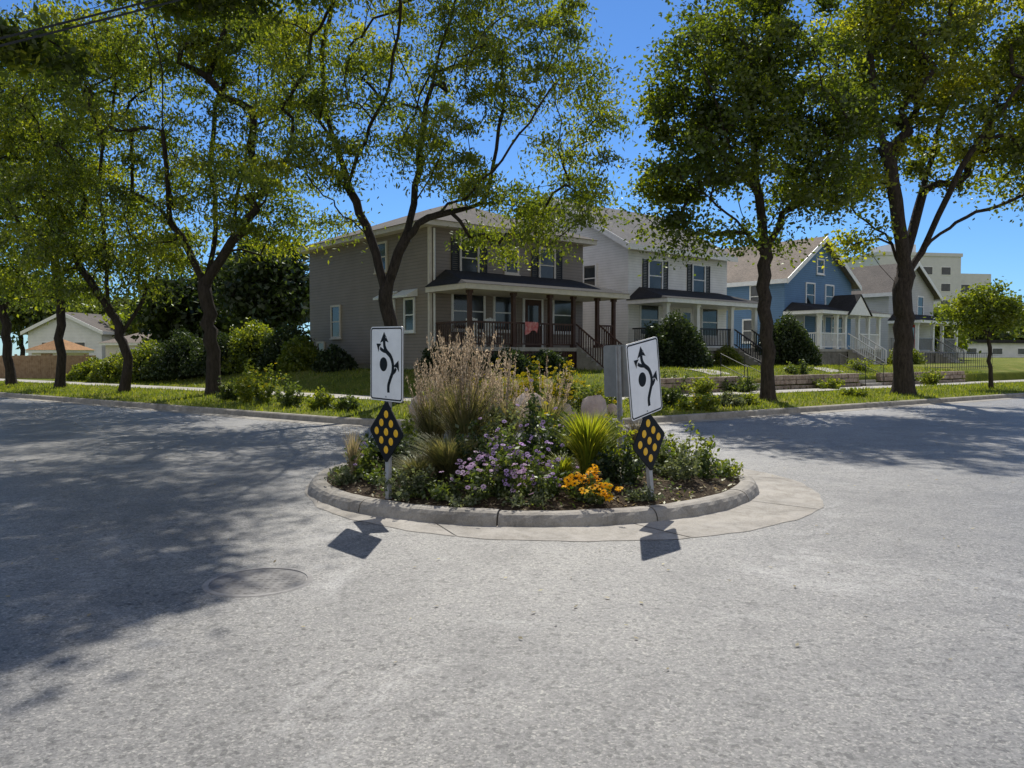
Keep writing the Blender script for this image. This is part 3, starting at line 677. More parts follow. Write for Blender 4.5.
pl=[
 (515,8.3,.66,.42,1500,.055,'garden',('purple',70,.055,False),'bushy aster covered in violet flowers at the circle centre front'),
 (490,7.95,.38,.36,950,.05,'garden',('pinkish',70,.055,False),'low aster with pale lilac flowers near the front kerb'),
 (545,8.0,.38,.3,850,.05,'garden',('purple',36,.05,False),'small violet aster just left of the orange coneflowers'),
 (472,8.6,.62,.4,1300,.055,'darkleaf',('pinkish',20,.05,False),'dark leafy aster at the foot of the tallest reed grass'),
 (590,7.85,.28,.24,600,.06,'garden',('orange',80,.085,True),'orange black eyed coneflowers massed by the front kerb'),
 (362,9.3,.40,.34,650,.06,'garden',('purple',8,.04,False),'leafy green plant at the far left kerb of the circle'),
 (343,9.0,.22,.22,350,.05,'greyleaf',None,'low grey leaved plant at the left tip of the circle'),
 (410,8.15,.34,.32,750,.05,'greyleaf',None,'grey green herb right of the left sign post'),
 (438,8.0,.26,.3,700,.045,'garden',None,'low dark herb mound at the front left kerb'),
 (400,9.3,.6,.4,1000,.07,'darkleaf',None,'tall leafy plant behind the left sign'),
 (532,9.3,.76,.45,1400,.06,'darkleaf',('purple',16,.05,False),'tall dark leafy aster behind the violet flowers'),
 (503,9.5,.74,.42,1300,.055,'greyleaf',None,'grey green goldenrod between the reed grasses'),
 (560,9.9,.58,.45,1100,.07,'garden',('yellow',26,.06,False),'leafy plant with yellow flowers at the rear middle of the circle'),
 (612,9.6,.52,.42,1000,.07,'shrub',('yellow',12,.06,False),'green leafy plant left of the far sign post'),
 (622,8.5,.46,.36,950,.06,'darkleaf',None,'green leafy plant left of the leaning sign'),
 (678,8.95,.38,.34,750,.055,'greyleaf',None,'grey green plant right of the leaning sign post'),
 (703,9.2,.34,.34,600,.055,'garden',None,'low spreading plant on the right side of the circle'),
 (726,9.6,.26,.24,400,.05,'shrub',None,'small bright plant at the right tip of the circle'),
 (688,10.1,.52,.4,850,.06,'shrub',None,'leafy plant at the right rear of the circle'),
 (642,7.98,.16,.22,300,.045,'greyleaf',None,'creeping plant at the foot of the leaning sign'),
 (465,7.78,.14,.26,350,.04,'greyleaf',None,'creeping herb on the front kerb edge'),
 (525,7.75,.14,.26,300,.04,'greyleaf',None,'trailing herb spilling to the kerb below the violet flowers'),
 (383,8.8,.24,.28,500,.05,'garden',None,'small herb behind the left sign post'),
 (590,10.6,.56,.42,1000,.07,'garden',('yellow',30,.06,False),'yellow flowered plant at the rear right of the circle'),
 (485,10.9,.62,.42,1000,.07,'shrub',('yellow',16,.06,False),'yellow flowered plant behind the tallest reed grass'),
 (420,11,.55,.4,900,.07,'shrub',None,'green leafy plant at the left rear of the circle'),
 (372,10,.4,.36,700,.06,'garden',None,'leafy plant left of the left sign near the rear kerb'),
 (652,9.5,.4,.34,750,.055,'garden',('purple',10,.04,False),'small plant behind the leaning sign'),
]
for i,(px,Y,h,r,n,ls,mt,fl,lab) in enumerate(pl):
    x=P_(px,Y); f=(M[fl[0]],)+tuple(fl[1:]) if fl else None
    plant('flowering_plant' if fl else 'leafy_plant',lab,'flowers' if fl else 'plant',x,Y,iz(x,Y)-.01,h,r,n,ls,M[mt],200+i,f,GI,15)
rng=np.random.default_rng(55); a=rng.uniform(0,2*PI,4200); r=2.5*np.sqrt(rng.random(4200)); X=IC[0]+r*np.cos(a); Yv=IC[1]+r*np.sin(a)
k=np.sin(X*3.1+1)*np.sin(Yv*2.7)>-.1; X,Yv,r=X[k],Yv[k],r[k]
Z=np.interp(r,[0,.5,1,1.6,2.2,2.53],[.37,.36,.33,.27,.18,.11])+rng.random(len(r))*.07
o=np_mesh('ground_cover',leaves(np.stack([X,Yv,Z],1),.045,.5,.6,rng),4,M['garden']); tag(o,'low green ground cover and weeds over the mulch of the circle','ground cover',kind='stuff')
a=rng.uniform(0,2*PI,4500); r=2.5*np.sqrt(rng.random(4500)); X=IC[0]+r*np.cos(a); Yv=IC[1]+r*np.sin(a)
Z=np.interp(r,[0,.5,1,1.6,2.2,2.53],[.37,.36,.33,.27,.18,.11])+.012
o=np_mesh('wood_chips',leaves(np.stack([X,Yv,Z],1),.055,.35,2,rng),4,M['straw']); tag(o,'pale wood chips and dry leaves scattered on the circle bed','wood chips',kind='stuff')
n=900; X=rng.uniform(-14,16,n); Yv=rng.uniform(4,19,n); k=(dist(X,Yv)<-.2)&(np.hypot(X-IC[0],Yv-IC[1])>2.8); X,Yv=X[k],Yv[k]
o=np_mesh('fallen_leaves',leaves(np.stack([X,Yv,0*X+.012],1),.035,.5,4,rng),4,M['straw']); tag(o,'small dry leaves scattered over the asphalt','fallen leaves',kind='stuff')
def blades(n,x0,x1,y0,y1,h,w,cond):
    X=rng.uniform(x0,x1,n); Yv=rng.uniform(y0,y1,n); k=cond(X,Yv); X,Yv=X[k],Yv[k]; n=len(X); Z=hgt(X,Yv)
    a=rng.uniform(0,2*PI,n); hh=h*(.5+rng.random(n)); lean=rng.normal(size=(n,2))*.35
    p=np.stack([X,Yv,Z],1); e=np.stack([np.cos(a),np.sin(a),0*a],1)*w; t=p+np.stack([lean[:,0]*hh,lean[:,1]*hh,hh],1)
    return np.stack([p-e,p+e,t],1)
def vis(X,Y):
    d=dist(X,Y); return (d>.17)&((d<4.15)|(d>5.75))&(d<14)&(np.abs(X/Y)<.70)
o=np_mesh('lawn_blades',blades(110000,-26,26,15,42,.09,.018,vis),3,M['shrub']); tag(o,'short green lawn grass on the strips and front yards','grass',kind='stuff')
GG='garden plants on the corner lot'
lot=[(262,23.4,1.35,.5,'shrub',('yellow',24,.08,False),'tall yellowish weed clump on the left grass strip'),
 (245,23.9,1.55,.4,'iris',None,'tallest weedy stalks on the left grass strip'),
 (290,22.2,.85,.5,'garden',None,'leafy weeds right of the tall weedy stalks'),
 (322,21.2,.55,.45,'shrub',None,'low weeds near the left street corner'),
 (345,20.5,.4,.4,'garden',None,'small weeds behind the left tip of the circle'),
 (228,24.8,.7,.4,'garden',None,'dark weeds just right of the leaning locust trunk'),
 (470,18.9,1.0,.7,'garden',('yellow',90,.12,False),'yellow daisies in the corner garden behind the tallest reed grass'),
 (500,19.6,1.15,.7,'shrub',('yellow',90,.12,False),'taller yellow daisies left of the corner garden middle'),
 (535,18.9,1.05,.7,'shrub',('yellow',100,.12,False),'yellow daisies in the middle of the corner garden'),
 (568,19.8,1.1,.7,'garden',('yellow',80,.12,False),'yellow daisies right of the corner garden middle'),
 (600,19.4,.7,.6,'shrub',('yellow',20,.1,False),'green garden plants left of the grey backed sign'),
 (440,20,.8,.6,'shrub',None,'green garden plants left of the yellow daisies'),
 (645,20.5,.8,.6,'shrub',None,'leafy garden plants right of the grey backed sign'),
 (672,21.8,.7,.6,'garden',None,'dark leafy garden plants near the stone wall end'),
 (698,21,.45,.6,'shrub',('yellow',14,.08,False),'spreading garden plants above the right kerb'),
 (728,22.5,.4,.5,'greyleaf',None,'grey green plants left of the straight maple'),
 (700,27,.6,.7,'shrub',None,'bright shrubby plant atop the stone wall'),
 (740,29,.6,.7,'garden',None,'green shrubby plant above the stone wall near the steps'),
 (668,28,.8,.8,'garden',None,'green shrub in front of the white house yard'),
 (830,32,.5,.7,'shrub',None,'low plant above the wall between the two maples'),
 (855,27.4,.3,.5,'shrub',None,'low weeds beside the wall on the right grass strip'),
 (745,23.2,.3,.5,'shrub',None,'low weeds at the foot of the straight maple'),
 (800,34,.6,.7,'garden',None,'garden plant on the sloping yard below the blue house'),
 (860,38,.7,.8,'shrub',None,'garden plant on the slope left of the broad maple'),
 (930,36,.7,.7,'shrub',None,'low plant in the yard right of the broad maple')]
for i,(px,Y,h,r,mt,fl,lab) in enumerate(lot):
    x=P_(px,Y); f=(M[fl[0]],)+tuple(fl[1:]) if fl else None
    plant('garden_plant',lab,'plant',x,Y,H(x,Y)-.02,h,r,1200 if i<6 else 1500,.095,M[mt],300+i,f,GG,18)

# shrubs
def shrub(px,Y,wm,hm,label,mat,seed,n=6000,ls=.13,sq=2.4,z=None,name='round_shrub',group='shrubs around the houses'):
    x=xat(px,Y); z=H(x,Y) if z is None else z; rng=np.random.default_rng(seed)
    root=empty(name,(x,Y,z),0,label,'shrub',group)
    v=rng.normal(size=(n,3)); v/=np.linalg.norm(v,axis=1)[:,None]; v[:,2]=np.abs(v[:,2])*1.0-.15*(rng.random(n))
    lump=1+.10*np.sin(v[:,0]*5+seed)*np.sin(v[:,1]*6+1)+.08*np.sin(v[:,2]*9+v[:,0]*7)
    rr=(1-.25*rng.random(n)**2)*lump
    C=np.stack([v[:,0]*rr*wm/2,v[:,1]*rr*wm/2,np.maximum(.05,v[:,2]*rr*hm)],1)+rng.normal(size=(n,3))*.05
    np_mesh('foliage',leaves(C,ls,.6,.3,rng),4,mat,root)
    mb=MB()
    for k in range(7):
        a=2*PI*k/7; mb.tube([(0,0,-.05),(.25*wm*math.cos(a)*.5,.25*wm*math.sin(a)*.5,hm*.4),(wm*.33*math.cos(a),wm*.33*math.sin(a),hm*.7)],[.04,.03,.012],5,False)
    mb.build('branches',M['bark'],root)
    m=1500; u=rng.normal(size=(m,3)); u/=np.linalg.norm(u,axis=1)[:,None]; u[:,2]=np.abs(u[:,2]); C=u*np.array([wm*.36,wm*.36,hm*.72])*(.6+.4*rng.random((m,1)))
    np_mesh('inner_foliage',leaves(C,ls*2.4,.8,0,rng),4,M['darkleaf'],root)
    return root
shrub(674,35.5,3.1,2.35,'big clipped dark round shrub in front of the white house',M['darkleaf'],61,12000,.12)
shrub(786,41.5,3.1,2.6,'big clipped dark round shrub left of the blue house porch',M['darkleaf'],62,12000,.13)
hs=[(118,40,2.6,1.3,'shrub'),(150,39.5,3.2,1.9,'shrub'),(185,38.5,3.4,2.2,'darkleaf'),(222,37.5,3.4,1.9,'darkleaf'),(256,37,3.0,2.3,'shrub'),(290,36,3.0,2.0,'darkleaf'),(300,34.5,1.8,1.4,'shrub'),(335,33.2,1.6,.9,'darkleaf'),(95,42,2.4,1.1,'shrub')]
labs=['low light green shrub second from the left end of the hedge row','light green shrub third from the left end of the hedge row','tall dark shrub in the middle of the hedge row','dark shrub behind the leaning locust trunk','tallest light green shrub near the taupe house','dark shrub touching the taupe house left wall end','small bright shrub in front of the taupe house rear corner','low dark shrub against the taupe house side wall','leftmost low shrub of the hedge row by the fence']
for i,(px,Y,w,h,mt) in enumerate(hs): shrub(px,Y,w,h,labs[i],M[mt],70+i,6500,.13)
for i,(px,Y,w,h,lab) in enumerate([(470,27.6,1.7,.9,'dark low shrub left of the taupe porch lattice'),(510,28.2,1.8,.8,'dark low shrub in front of the taupe porch middle'),(548,29,1.6,.8,'dark low shrub left of the taupe porch stairs'),(440,29,1.5,1.0,'dark low shrub at the taupe house front corner'),(726,40,1.6,1.0,'small shrub beside the white house porch steps'),(905,50,2,1.2,'small shrub in front of the pale grey house')]):
    shrub(px,Y,w,h,lab,M['darkleaf' if i<4 else 'shrub'],90+i,3500,.11)
def boulder(px,Y,w,h,lab,seed,z=None):
    x=xat(px,Y); z=H(x,Y) if z is None else z; r=random.Random(seed); mb=MB(); n=14; m=8; vs=[]
    for i in range(m+1):
        th=PI*i/m
        for k in range(n):
            a=2*PI*k/n; q=1+.16*math.sin(a*2+seed)*math.sin(th*3)+r.uniform(-.07,.07)
            vs.append((w/2*q*math.sin(th)*math.cos(a),w*.4*q*math.sin(th)*math.sin(a),h*.42+h*.6*q*math.cos(th)))
    mb.add(vs,[(i*n+k,(i+1)*n+k,(i+1)*n+(k+1)%n,i*n+(k+1)%n) for i in range(m) for k in range(n)])
    o=mb.build('boulder',M['boulder'],loc=(x,Y,z-.05),smooth=True); tag(o,lab,'boulder','boulders in the gardens')
boulder(424,17.5,.75,.6,'pale boulder left of the reed grasses in the corner garden',1)
boulder(594,17.3,.65,.62,'pale boulder left of the grey backed sign post',2)
boulder(530,17.2,.8,.66,'pale boulder in the middle of the corner garden',3)
boulder(566,17.3,.45,.45,'small pale boulder right of the middle boulder',4)
boulder(612,19.4,.5,.3,'small pale boulder behind the grey backed sign',5)
boulder(418,9.0,.22,.18,'fist sized pale stone on the circle behind the left sign',6,.2)

def wallrun(t0,t1,lab,hh=.56):
    p=AP+uR*t0+nR*5.93; root=empty('stone_wall',(p[0],p[1],H(*(AP+uR*t0+nR*5.6))),math.atan2(uR[1],uR[0]),lab,'retaining wall')
    L=t1-t0; r=random.Random(int(t0*10))
    for row in range(3):
        mb=MB(); x=0; zb=row*hh/3-.03*(row==0)
        while x<L-.05:
            w=min(r.uniform(.3,.62),L-x); dy=r.uniform(-.03,.03); mb.box(x+.012,x+w-.012,-.12+dy+row*.03,.16,zb+.006,zb+hh/3-.004+r.uniform(-.012,.0)); x+=w
        mb.build('stone_course',M['stone'],root,bevel=.02)
    return root
for t0,t1,lab in ((9.4,15.6,'rough stone retaining wall run left of the white house steps'),(17.2,23.5,'rough stone retaining wall run between the two sets of steps'),(25.2,33,'rough stone retaining wall run right of the blue house steps')): wallrun(t0,t1,lab)
def steps(t,lab,n=4):
    p=AP+uR*t+nR*5.65; z0=H(p[0],p[1]); root=empty('front_steps',(p[0],p[1],z0),math.atan2(uR[1],uR[0]),lab,'steps','concrete steps through the stone wall')
    for k in range(n):
        mb=MB(); mb.box(0,1.3,.3*k,.3*k+.31 if k<n-1 else 1.6,-.2 if k==0 else .13*k+.001,.13*(k+1)); mb.build('step',M['conc2'],root,bevel=.01)
    for sx in (-.06,1.36):
        mb=MB(); mb.tube([(sx,0,0),(sx,0,.9),(sx,1.25,1.4),(sx,1.25,.4)],.018,6); mb.tube([(sx,0,.5),(sx,1.25,.98)],.014,6)
        mb.build('handrail',M['black'],root)
    mb=MB(); K=8; vs=[]
    for k in range(K+1):
        dd=7.25+k*(3.2/K)
        for s in (0,1.3):
            q=AP+uR*(t+s)+nR*dd; vs.append((s,dd-5.65,H(q[0],q[1])+.02-z0 if k else .13*n-.004))
    mb.add(vs,[(2*k,2*k+1,2*k+3,2*k+2) for k in range(K)]); mb.build('walk',M['conc2'],root)
steps(15.75,'concrete steps with black rails leading to the white house')
steps(23.7,'concrete steps with black rails leading to the blue house')

# ---------------------------------------------------------------- houses
def FR(a,o,z): return (a,-o,z)
def LF(a,o,z): return (-o,a,z)
def window(root,mp,a,z,w,h,trim,glass='glass',shut=None,bars=True,o0=0,awn=False):
    t=.09; mb=MB(); 
    mb.box(a-t,a,o0,o0+.06,z-t,z+h+t,mp); mb.box(a+w,a+w+t,o0,o0+.06,z-t,z+h+t,mp)
    mb.box(a,a+w,o0,o0+.058,z+h,z+h+t,mp); mb.box(a,a+w,o0,o0+.058,z-t,z,mp)
    if bars: mb.box(a,a+w,o0,o0+.045,z+h*.5-.025,z+h*.5+.025,mp)
    f=mb.build('window',trim,root)
    MB().box(a+.001,a+w-.001,o0+.005,o0+.022,z+.001,z+h-.001,mp).build('pane',M[glass],f)
    MB().box(a-t-.03,a+w+t+.03,o0,o0+.11,z-t-.05,z-t-.001,mp).build('sill',trim,f)
    if shut:
        for s in (a-t-.02-.38,a+w+t+.02):
            m=MB(); m.box(s,s+.05,o0,o0+.05,z-.05,z+h+.05,mp); m.box(s+.33,s+.38,o0,o0+.05,z-.05,z+h+.05,mp)
            k=z-.05
            while k<z+h: m.box(s+.05,s+.33,o0,o0+.035,k,k+.055,mp); k+=.08
            m.build('shutter',shut,root)
    if awn:
        m=MB(); vs=[mp(a-.25,o0,z+h+.42),mp(a+w+.25,o0,z+h+.42),mp(a+w+.25,o0+.5,z+h+.16),mp(a-.25,o0+.5,z+h+.16),mp(a-.25,o0,z+h+.12),mp(a+w+.25,o0,z+h+.12),mp(a+w+.25,o0+.5,z+h+.08),mp(a-.25,o0+.5,z+h+.08)]
        m.add(vs,[(0,1,2,3),(3,2,6,7),(7,6,5,4),(0,3,7,4),(1,5,6,2)]); m.build('awning',trim,f)
    return f
def door(root,mp,a,z,w,h,mat,trim,o0=0):
    mb=MB(); t=.1
    mb.box(a-t,a,o0,o0+.07,z,z+h+t,mp); mb.box(a+w,a+w+t,o0,o0+.07,z,z+h+t,mp); mb.box(a,a+w,o0,o0+.068,z+h,z+h+t,mp)
    d=MB().box(a+.001,a+w-.001,o0+.003,o0+.04,z+.01,z+h-.001,mp).build('door',mat,root)
    mb.build('door_frame',trim,d)
    MB().box(a+.18,a+w-.18,o0+.0405,o0+.05,z+h*.5,z+h*.88,mp).build('door_glass',M['glass'],d)
    MB().box(a+w-.14,a+w-.08,o0+.0405,o0+.1,z+.95,z+1.05,mp).build('handle',M['galv'],d)
def hiproof(root,W,D,Hh,ov,rise,ridge,mat,trim):
    MB().box(-ov,W+ov,-ov,D+ov,Hh-.2,Hh).build('eave_trim',trim,root)
    e=ov+.06; a=W/2; y0=D/2-ridge/2; y1=D/2+ridge/2
    mb=MB(); mb.add([(-e,-e,Hh+.003),(W+e,-e,Hh+.003),(W+e,D+e,Hh+.003),(-e,D+e,Hh+.003),(a,y0,Hh+rise),(a,y1,Hh+rise)],[(3,2,1,0),(0,1,4),(1,2,5,4),(2,3,5),(3,0,4,5)])
    return mb.build('roof',mat,root)
def porch(root,x0,x1,dp,fh,ch,posts,pm,rm,roofm,trim,stair,rise=.8,floorm=None,rail=True,gable=None,ww=.14,skirt='darkwood',brick=False):
    MB().box(x0,x1,-dp,-.003,fh-.15,fh).build('porch_floor',floorm or M['conc2'],root)
    mb=MB(); x=x0+.05
    while x<x1-.05:
        if not (stair[0]-.02<x<stair[1]): mb.box(x,x+.09,-dp+.05,-dp+.07,-.2,fh-.151)
        x+=.14
    mb.box(x0+.06,x1-.06,-dp+.071,-dp+.09,fh-.3,fh-.2)
    mb.build('porch_skirt',M[skirt],root)
    mb=MB(); y=-dp+.1
    while y<-.1: mb.box(x0+.03,x0+.05,y,y+.09,-.2,fh-.151); y+=.14
    mb.build('side_skirt',M[skirt],root)
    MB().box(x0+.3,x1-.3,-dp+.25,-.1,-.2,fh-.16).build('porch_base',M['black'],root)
    for px in posts:
        m=MB(); m.box(px-ww/2,px+ww/2,-dp+.06,-dp+.06+ww,fh+.001,ch-.2); m.box(px-ww/2-.03,px+ww/2+.03,-dp+.03,-dp+.09+ww,fh+.0015,fh+.12); m.box(px-ww/2-.03,px+ww/2+.03,-dp+.03,-dp+.09+ww,ch-.32,ch-.201)
        m.build('porch_post',pm,root)
    if rail:
        segs=[]; ps=sorted(posts)
        for a,b in zip(ps[:-1],ps[1:]):
            if stair[0]-.1<(a+b)/2<stair[1]+.1: continue
            segs.append((a+ww/2,b-ww/2))
        for a,b in segs:
            m=MB(); m.box(a,b,-dp+.08,-dp+.15,fh+.9,fh+.97); m.box(a,b,-dp+.09,-dp+.14,fh+.1,fh+.15)
            x=a+.06
            while x<b-.05: m.box(x,x+.035,-dp+.098,-dp+.132,fh+.151,fh+.899); x+=.13
            m.build('railing',rm,root)
        m=MB(); m.box(x0+.05,x0+.12,-dp+.25,-.05,fh+.9,fh+.97); m.box(x0+.06,x0+.11,-dp+.25,-.05,fh+.1,fh+.15); y=-dp+.3
        while y<-.1: m.box(x0+.068,x0+.102,y,y+.035,fh+.151,fh+.899); y+=.13
        m.build('railing',rm,root)
    e=.35
    MB().box(x0-e,x1+e,-dp-e,-.004,ch-.2,ch).build('porch_fascia',trim,root)
    e+=.04
    m=MB(); m.add([(x0-e,-dp-e,ch+.003),(x1+e,-dp-e,ch+.003),(x1+e,-.004,ch+.003),(x0-e,-.004,ch+.003),(x0+.6,-.004,ch+rise),(x1-.6,-.004,ch+rise)],[(3,2,1,0),(0,1,5,4),(1,2,5),(3,0,4),(2,3,4,5)])
    m.build('porch_roof',roofm,root)
    if gable:
        g0,g1,gh=gable; m=MB(); y=-dp-e-.02
        m.add([(g0,y,ch-.19),(g1,y,ch-.19),((g0+g1)/2,y,ch+gh),(g0,y+1.6,ch-.19),(g1,y+1.6,ch-.19),((g0+g1)/2,y+1.6,ch+gh)],[(0,1,2),(5,4,3),(0,3,4,1),(1,4,5,2),(2,5,3,0)])
        m.build('porch_gable',trim,root)
        m=MB(); c=(g0+g1)/2; 
        for sgn,ge in ((1,g1),(-1,g0)):
            m.add([(c,y-.05,ch+gh+.02),(c,y+1.7,ch+gh+.02),(ge+sgn*.12,y+1.7,ch-.22),(ge+sgn*.12,y-.05,ch-.22),(c,y-.05,ch+gh+.09),(c,y+1.7,ch+gh+.09),(ge+sgn*.12,y+1.7,ch-.15),(ge+sgn*.12,y-.05,ch-.15)],[(0,1,2,3),(4,7,6,5),(0,3,7,4),(1,5,6,2),(3,2,6,7)])
        m.build('gable_roof',roofm,root)
    s0,s1=stair; n=max(3,int(round(fh/.18))); st=MB()
    for k in range(n):
        z=fh-(k+1)*fh/(n+0.0); st.box(s0,s1,-dp-.28*(k+1),-dp-.28*k-.001,-.25,z+fh/n-.03)
    so=st.build('stairs',floorm or M['conc2'],root)
    for sx in (s0-.05,s1+.05):
        m=MB(); L=.28*n; m.box(sx-.035,sx+.035,-dp-L-.02,-dp-L+.05,-.2,.95); 
        a=Vector((sx,-dp-.02,fh+.95)); b=Vector((sx,-dp-L,.93)); m.tube([a,b],.04,4); m.tube([a-Vector((0,0,.75)),b-Vector((0,0,.75))],.03,4)
        k=.1
        while k<.97:
            p=a.lerp(b,k); m.box(sx-.017,sx+.017,p.y-.017,p.y+.017,p.z-.74,p.z-.02); k+=.08
        m.build('stair_rail',rm,so)
def swp(mb,swap):
    if swap: mb.v=[(y,x,z) for x,y,z in mb.v]; mb.f=[tuple(reversed(f)) for f in mb.f]
    return mb
def gableroof(root,W,D,He,Hp,ov,mat,trim,th=.16,swap=False):
    if swap: W,D=D,W
    s=(Hp-He)/(W/2); m=MB(); t=MB()
    for sg in (-1,1):
        c=W/2; e=c+sg*(W/2+ov); ze=He-s*ov
        y0,y1=-ov,D+ov
        m.add([(c,y0,Hp+.02),(c,y1,Hp+.02),(e,y1,ze+.02),(e,y0,ze+.02),(c,y0,Hp+th),(c,y1,Hp+th),(e,y1,ze+th),(e,y0,ze+th)],[(0,1,2,3),(4,7,6,5),(0,3,7,4),(1,5,6,2),(3,2,6,7)])
        t.add([(c,y0-.04,Hp-.14),(c,y0-.003,Hp-.14),(e,y0-.003,ze-.14),(e,y0-.04,ze-.14),(c,y0-.04,Hp+th+.01),(c,y0-.003,Hp+th+.01),(e,y0-.003,ze+th+.01),(e,y0-.04,ze+th+.01)],[(0,1,2,3),(4,7,6,5),(0,3,7,4),(1,5,6,2),(3,2,6,7),(0,4,5,1)])
        e1=e+sg*.002; e2=e+sg*.03; t.add([(e1,y0,ze-.1),(e1,y1,ze-.1),(e2,y1,ze-.1),(e2,y0,ze-.1),(e1,y0,ze+th),(e1,y1,ze+th),(e2,y1,ze+th),(e2,y0,ze+th)],[(0,1,2,3),(4,7,6,5),(0,4,5,1),(2,6,7,3),(0,3,7,4),(1,5,6,2)])
    swp(m,swap).build('roof',mat,root); swp(t,swap).build('barge_board',trim,root)
def pent(W,D,He,Hp,z0=.35,swap=False):
    if swap: W,D=D,W
    mb=MB(); mb.add([(0,0,z0),(W,0,z0),(W,0,He),(W/2,0,Hp),(0,0,He),(0,D,z0),(W,D,z0),(W,D,He),(W/2,D,Hp),(0,D,He)],[(0,1,2,3,4),(9,8,7,6,5),(0,4,9,5),(1,6,7,2),(4,3,8,9),(3,2,7,8),(0,5,6,1)]); return swp(mb,swap)
ANG=math.radians(39.75)
z0=.85; h1=empty('taupe_house',(-3.18,31,z0),ANG,'two storey taupe sided house with dark covered porch behind the traffic circle','house')
W,D,Hh=8.3,10.4,5.9
MB().box(0,W,0,D,.35,Hh-.1).build('wall',M['sid_g'],h1); MB().box(.03,W-.03,.03,D-.03,-.4,.349).build('foundation',M['conc'],h1)
hiproof(h1,W,D,Hh,.45,1.8,2.2,M['roof_b'],M['creamtrim'])
m=MB(); m.box(-.03,.09,-.03,.09,.3,Hh-.2)
m.build('corner_board',M['creamtrim'],h1)
m=MB(); m.tube([(.18,-.06,.1),(.18,-.06,Hh-.25)],.045,8); m.build('downspout',M['trim'],h1)
window(h1,FR,1.5,3.95,.8,1.35,M['creamtrim'],shut=M['black']); window(h1,FR,5.7,3.95,.8,1.35,M['creamtrim'],shut=M['black'])
window(h1,FR,3.8,4.2,.6,.9,M['creamtrim'])
window(h1,FR,1.1,1.8,1.5,1.4,M['trim']); window(h1,FR,3.2,1.8,1.0,1.4,M['trim']); door(h1,FR,4.8,1.06,.95,2.05,M['darkwood'],M['trim'])
window(h1,FR,6.5,1.8,1.1,1.4,M['trim'])
window(h1,LF,1.1,1.75,.62,1.2,M['trim'],awn=True); window(h1,LF,2.6,1.75,.62,1.2,M['trim'],awn=True)
window(h1,LF,7.3,1.6,.75,1.35,M['creamtrim']); window(h1,LF,8.9,.6,.6,.7,M['creamtrim']); window(h1,LF,3.2,4.3,.8,1.1,M['creamtrim'])
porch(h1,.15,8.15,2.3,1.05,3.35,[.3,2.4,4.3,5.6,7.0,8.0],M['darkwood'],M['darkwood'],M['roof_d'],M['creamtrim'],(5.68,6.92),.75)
def hpt(o,x,y,z): 
    c,s=math.cos(ANG),math.sin(ANG); L=o.location; return (L.x+c*x-s*y,L.y+s*x+c*y,L.z+z)
mb=MB(); nx,nz=12,7; vs=[]
for j in range(nz+1):
    for i in range(nx+1):
        u=i/nx; v=j/nz; vs.append((-.34+.68*u+.02*math.sin(v*5),-.015-.03*math.sin(u*15+v*2)*v,.04-.42*v*(1+.22*math.sin(u*5.5+1))))
mb.add(vs,[(j*(nx+1)+i,j*(nx+1)+i+1,(j+1)*(nx+1)+i+1,(j+1)*(nx+1)+i) for j in range(nz) for i in range(nx)])
o=mb.build('draped_cloth',var('red_patterned_cloth',(.55,.06,.07),(.72,.38,.36),7,.85,.1),loc=hpt(h1,3.2,-2.3,2.0),smooth=True); o.rotation_euler=(0,0,ANG); tag(o,'small red cloth draped over the taupe porch railing','cloth')
def chair(x,y,lab,rz=0):
    t=empty('porch_chair',hpt(h1,x,y,1.05),ANG+rz,lab,'chair','chairs on the taupe porch')
    MB().box(-.28,.28,-.25,.25,.4,.45).build('seat',M['trim'],t,bevel=.01)
    m=MB(); m.box(-.27,.27,.205,.219,.46,.52); m.box(-.27,.27,.205,.219,.85,.91)
    for k in range(5): m.box(-.27+k*.11,-.27+k*.11+.09,.22,.25,.451,1.15-.03*abs(k-2))
    m.build('backrest',M['trim'],t)
    for sx in (-.26,.22):
        for sy in (-.24,.2): MB().box(sx,sx+.04,sy,sy+.04,0,.399).build('leg',M['trim'],t)
        MB().box(sx-.02,sx+.06,-.27,.2,.62,.65).build('armrest',M['trim'],t)
chair(1.0,-1.6,'white chair at the left end of the taupe porch'); chair(1.9,-1.6,'white chair right of the first on the taupe porch')
h2=empty('white_house',(5.65,39,.95),ANG,'tall white sided house with black shutters and dark porch roof right of the taupe house','house')
W,D,Hh=8.0,9.6,6.05
pent(W,D,Hh,8.7,swap=True).build('wall',M['sid_w'],h2); MB().box(.03,W-.03,.03,D-.03,-.4,.349).build('foundation',M['conc'],h2)
gableroof(h2,W,D,Hh,8.7,.4,M['roof_g'],M['trim'],swap=True)
for a in (1.5,5.0): window(h2,FR,a,3.85,.95,1.5,M['trim'],shut=M['black'])
window(h2,FR,.9,1.7,1.3,1.4,M['trim']); door(h2,FR,4.0,1.0,.95,2.1,M['trim'],M['trim']); window(h2,FR,5.8,1.7,1.3,1.4,M['trim'])
window(h2,LF,2.2,3.9,.8,1.3,M['trim']); window(h2,LF,6.2,3.9,.8,1.3,M['trim']); window(h2,LF,3.5,1.6,.8,1.3,M['trim'])
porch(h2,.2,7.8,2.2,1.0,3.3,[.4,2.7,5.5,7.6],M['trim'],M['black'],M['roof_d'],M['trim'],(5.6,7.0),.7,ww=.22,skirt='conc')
h3=empty('blue_house',(16.3,48,.95),ANG,'blue gabled house with white trim and a pedimented white porch','house')
W,D,He,Hp=8.0,10,5.3,7.9
pent(W,D,He,Hp).build('wall',M['sid_b'],h3)
MB().box(.03,W-.03,.03,D-.03,-.4,.349).build('foundation',M['conc'],h3)
gableroof(h3,W,D,He,Hp,.45,M['roof_t'],M['trim'])
